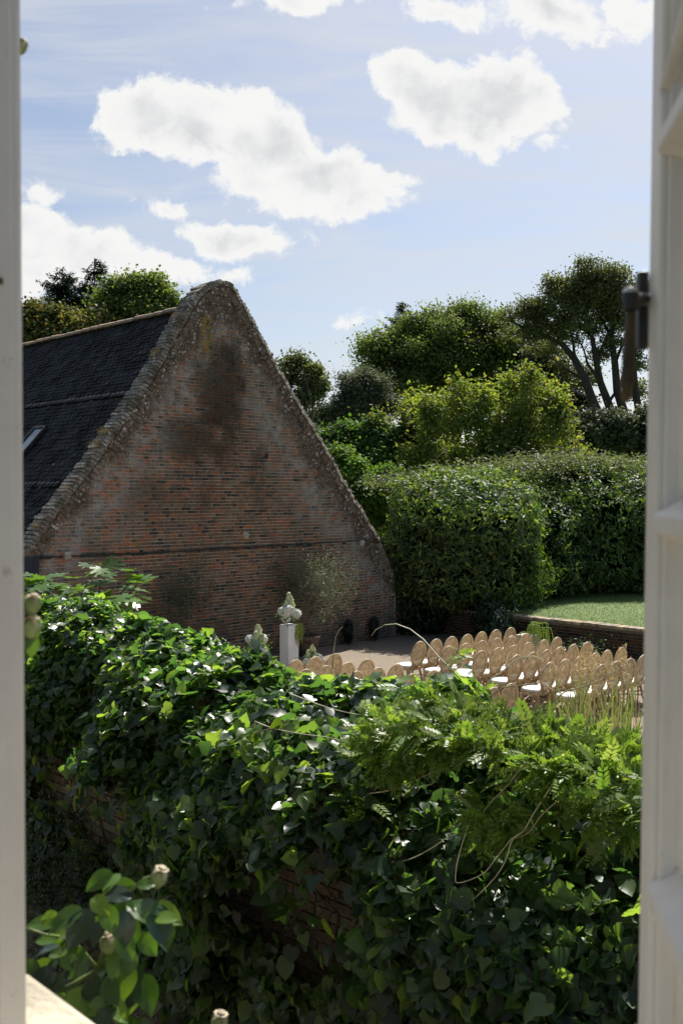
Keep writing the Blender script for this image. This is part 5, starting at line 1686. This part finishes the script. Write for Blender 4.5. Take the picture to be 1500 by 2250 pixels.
# ------------------------------------------------------------------ climbing rose with hips just outside the window
def rose():
    M_RL = leafmat('rose leaf', [(.03, .07, .02), (.05, .11, .025), (.08, .16, .03), (.12, .20, .04)], (2.6, 2.5, .6), .28, .6, .36, 8, objvar=True)
    M_RS = simple('green rose stem', (.14, .2, .05), .5, .15, 20, 0); M_HIP = simple('green rose hip', (.26, .34, .12), .42, .12, 60, 0); M_SEP = simple('pale dried sepal', (.50, .42, .28), .7, .2, 60, .2)
    Y = 1.42
    b = HP(-.05, .15, .0); b = np.array((b[0], b[1], .01))
    root = thing('climbing_rose', 'climbing rose with glossy leaves and green hips just outside the window', 'rose', tuple(b))
    mb = MB(); j0 = at(70, 2330, 1.35)
    mb.tube([b, (b + j0) / 2 + np.array((.05, .05, .3)), j0], [.012, .01, .007], 8)
    joints = {'a': at(215, 2130, Y), 'b': at(262, 1992, Y + .02), 'c': at(300, 1945, Y), 'd': at(150, 2060, Y), 'e': at(60, 2040, Y - .05), 'f': at(130, 2180, Y)}
    st = [(j0, joints['f'], .005), (joints['f'], joints['a'], .004), (joints['a'], joints['b'], .003), (joints['b'], joints['c'], .0026), (joints['c'], at(335, 1925, Y), .002), (joints['a'], joints['d'], .003), (joints['d'], joints['e'], .0024),
          (joints['a'], at(252, 2070, Y), .0022), (joints['a'], at(272, 2090, Y), .0022), (joints['a'], at(285, 2112, Y), .0022), (joints['f'], at(245, 2290, Y), .004)]
    for p, q, r in st:
        L = np.linalg.norm(q - p); m = (p + q) / 2 + rnd(1, .05 * L)[0]; mb.tube([p, m, q], [r, r * .9, r * .8], 6)
    mb.build('stem', M_RS, root, smooth=True)
    # (tip px), size m, pointing angle in the picture (deg, 0 = right, 90 = up), tilt of blade
    LV = [(248, 1918, .052, 205, .4), (262, 1920, .045, -85, .9), (200, 1998, .068, -110, .35), (225, 1965, .05, -20, .5), (232, 1985, .05, -70, .3), (325, 1975, .045, -80, .9), (335, 1985, .07, -75, .35),
          (285, 1975, .07, -100, .4), (275, 2000, .055, -90, .2), (120, 2030, .045, 190, .5), (128, 2080, .045, 195, 1.0), (120, 2110, .06, 220, .2), (262, 2050, .05, -60, .3), (290, 2120, .06, -95, .9), (318, 2140, .066, -75, .4),
          (175, 2110, .045, 170, .3), (212, 2140, .075, -88, .15), (235, 2150, .05, -60, .5), (255, 2210, .05, -110, .6), (262, 2230, .055, -50, .4), (130, 2150, .05, 200, .3), (170, 2060, .05, -120, .3), (180, 2200, .05, -70, .4),
          (150, 2190, .05, 220, .3), (90, 2130, .045, 180, .3), (200, 2240, .05, -80, .8), (300, 1945, .03, 20, .4), (75, 2050, .05, 200, .3), (240, 2020, .05, -150, .2), (305, 2050, .05, -50, .2)]
    tv, tf = tmpl([(0, 0), (.13, .06), (.25, .22), (.30, .42), (.27, .62), (.17, .82), (.07, .94), (0, 1.04), (-.07, .94), (-.17, .82), (-.27, .62), (-.3, .42), (-.25, .22), (-.13, .06)], centre=(0, .45, -.05), droop=.0); protos = []
    for j in range(4):
        v = tv.copy(); v[:, 2] = -.25 * v[:, 1] ** 2 + .22 * np.abs(v[:, 0]) + np.random.default_rng(j).normal(0, .02, len(v)); v[:, 0] *= 1.12
        me = mesh_np('leaf', v, tf, M_RL, True); protos.append(me)
    M_RSHADE = leafmat('shaded rose leaf', [(.012, .03, .018), (.02, .045, .022), (.03, .06, .025)], (1.5, 1.8, .6), .26, .65, .14, 8, objvar=True)  # darker copy: shade from neighbouring leaves is put into its colour
    dark = []
    for me in protos: d = me.copy(); d.materials[0] = M_RSHADE; dark.append(d)
    LV += [(x + random.uniform(-30, 30), y + random.uniform(-20, 45), sz * .9, an + random.uniform(-50, 50), random.uniform(.1, .7)) for rep_ in range(2) for (x, y, sz, an, up) in LV[2:24]]
    for i, (x, y, sz, an, up) in enumerate(LV):
        p = at(x, y, Y + random.uniform(-.05, .05)); a = R(an)
        D = np.array([[math.cos(a), random.uniform(-.25, .25), math.sin(a)]]); N = np.array([[random.uniform(-.4, .4), -1 + up * .9, up * 1.3 + .15]])
        X, D_, N_ = frames(N, D); Rm = Matrix((Vector(X[0]), Vector(D_[0]), Vector(N_[0]))).transposed().to_4x4()
        o = mk('leaf', (dark if i in (2, 3, 6, 8, 10, 13, 16, 18, 21, 27) or (i > 38 and i % 3 == 0) else protos)[i % 4], root, M=Matrix.Translation(Vector(p)) @ Rm @ Matrix.Scale(sz * .85, 4))
    def hip(x, y, Yh, r=.0115, an=0):
        c = at(x, y, Yh); m = MB(); T = Matrix.Rotation(an, 3, 'Y')
        A = [np.array(T @ Vector(v)) for v in ((1, 0, 0), (0, 1, 0), (0, 0, 1))]
        m.lathe([(.0, -r * 1.3), (r * .5, -r * 1.15), (r * .9, -r * .5), (r, 0), (r * .85, r * .6), (r * .5, r * 1.0), (0, r * 1.1)], c, 16, A)
        h = m.build('rose_hip', M_HIP, root, smooth=True)
        s = MB()
        for k in range(5):
            a = k * 1.256 + .3; d = A[0] * math.cos(a) + A[1] * math.sin(a); p0 = c + A[2] * r * 1.0; w = np.cross(d, A[2]) * r * .35
            q = [p0 - w, p0 + w, p0 + d * r * .8 + A[2] * r * .05 + w, p0 + d * r * .8 + A[2] * r * .05 - w, p0 + d * r * 1.25 + A[2] * r * (-.9 + .5 * (k % 2))]
            s.add(q, [(0, 1, 2, 3), (3, 2, 4)])
        s.lathe([(r * .55, r * .8), (r * .5, r * 1.25), (r * .15, r * 1.4), (0, r * 1.4)], c, 10, A)
        s.build('sepals', M_SEP, h)
    hip(350, 1927, Y, .0125, .35); hip(238, 2072, Y - .03, .0125, -.1); hip(270, 2082, Y - .02, .0125, .2); hip(225, 2045, Y, .011, -.5)
    hip(482, 2246, Y, .0125, .2); mb = MB(); mb.tube([at(482, 2262, Y), at(470, 2320, Y), at(380, 2420, Y), joints['f'] - Zx * .12], [.002, .0025, .003, .004], 6); mb.build('stem', M_RS, root, smooth=True)
    hip(72, 1328, 1.2, .010, .2); hip(70, 1378, 1.2, .011, .1); hip(44, 104, 1.15, .008, .7)
    for (x, y, sz, an) in ((50, 1305, .036, -85), (72, 1392, .028, -95), (44, 1350, .04, -80)):
        p = at(x, y, 1.2); a = R(an); X, D_, N_ = frames(np.array([[.3, -1, .3]]), np.array([[math.cos(a), .1, math.sin(a)]]))
        Rm = Matrix((Vector(X[0]), Vector(D_[0]), Vector(N_[0]))).transposed().to_4x4(); mk('leaf', protos[1], root, M=Matrix.Translation(Vector(p)) @ Rm @ Matrix.Scale(sz, 4))
    mb = MB(); mb.tube([at(30, 80, 1.18), at(20, 700, 1.17), at(40, 1400, 1.19), at(20, 1900, 1.2), j0], [.002, .003, .004, .005, .006], 6); mb.tube([at(30, 1420, 1.19), at(60, 1400, 1.2), at(70, 1392, 1.2)], .0018, 6)
    mb.tube([at(40, 1380, 1.19), at(60, 1350, 1.2), at(71, 1341, 1.2)], .0018, 6); mb.build('stem', M_RS, root, smooth=True)


rose()

# grey green shrub in the shade at the foot of the garden wall, lower left
def foot_shrub():
    M_S = leafmat('shade shrub leaf', [(.05, .08, .05), (.09, .12, .08)], (1.1, 1.2, .7), .5, .4, .2)
    c = hit(110, 1960, WP(0, .55, 0), Wn); c2 = c.copy(); base = np.array((c[0], c[1], .01)); n = 3500
    P = c + rnd(n) * np.array((.28, .28, .30)); k = P[:, 2] > .05; P = P[k]; n = len(P)
    r = thing('low_shrub', 'dim grey green shrub at the shaded foot of the garden wall by the window post', 'shrub', tuple(base))
    mk('foliage', leaves_np('foliage', P, rnd(n), rnd(n), rng.uniform(.03, .06, n), T_LANCE, M_S), r, 'stuff')
    mb = MB()
    for k in range(6): limb(mb, base, c + rnd(1, .2)[0], .01, .003, .06, 5, 5)
    mb.build('stem', M_BARK, r, smooth=True)
foot_shrub()
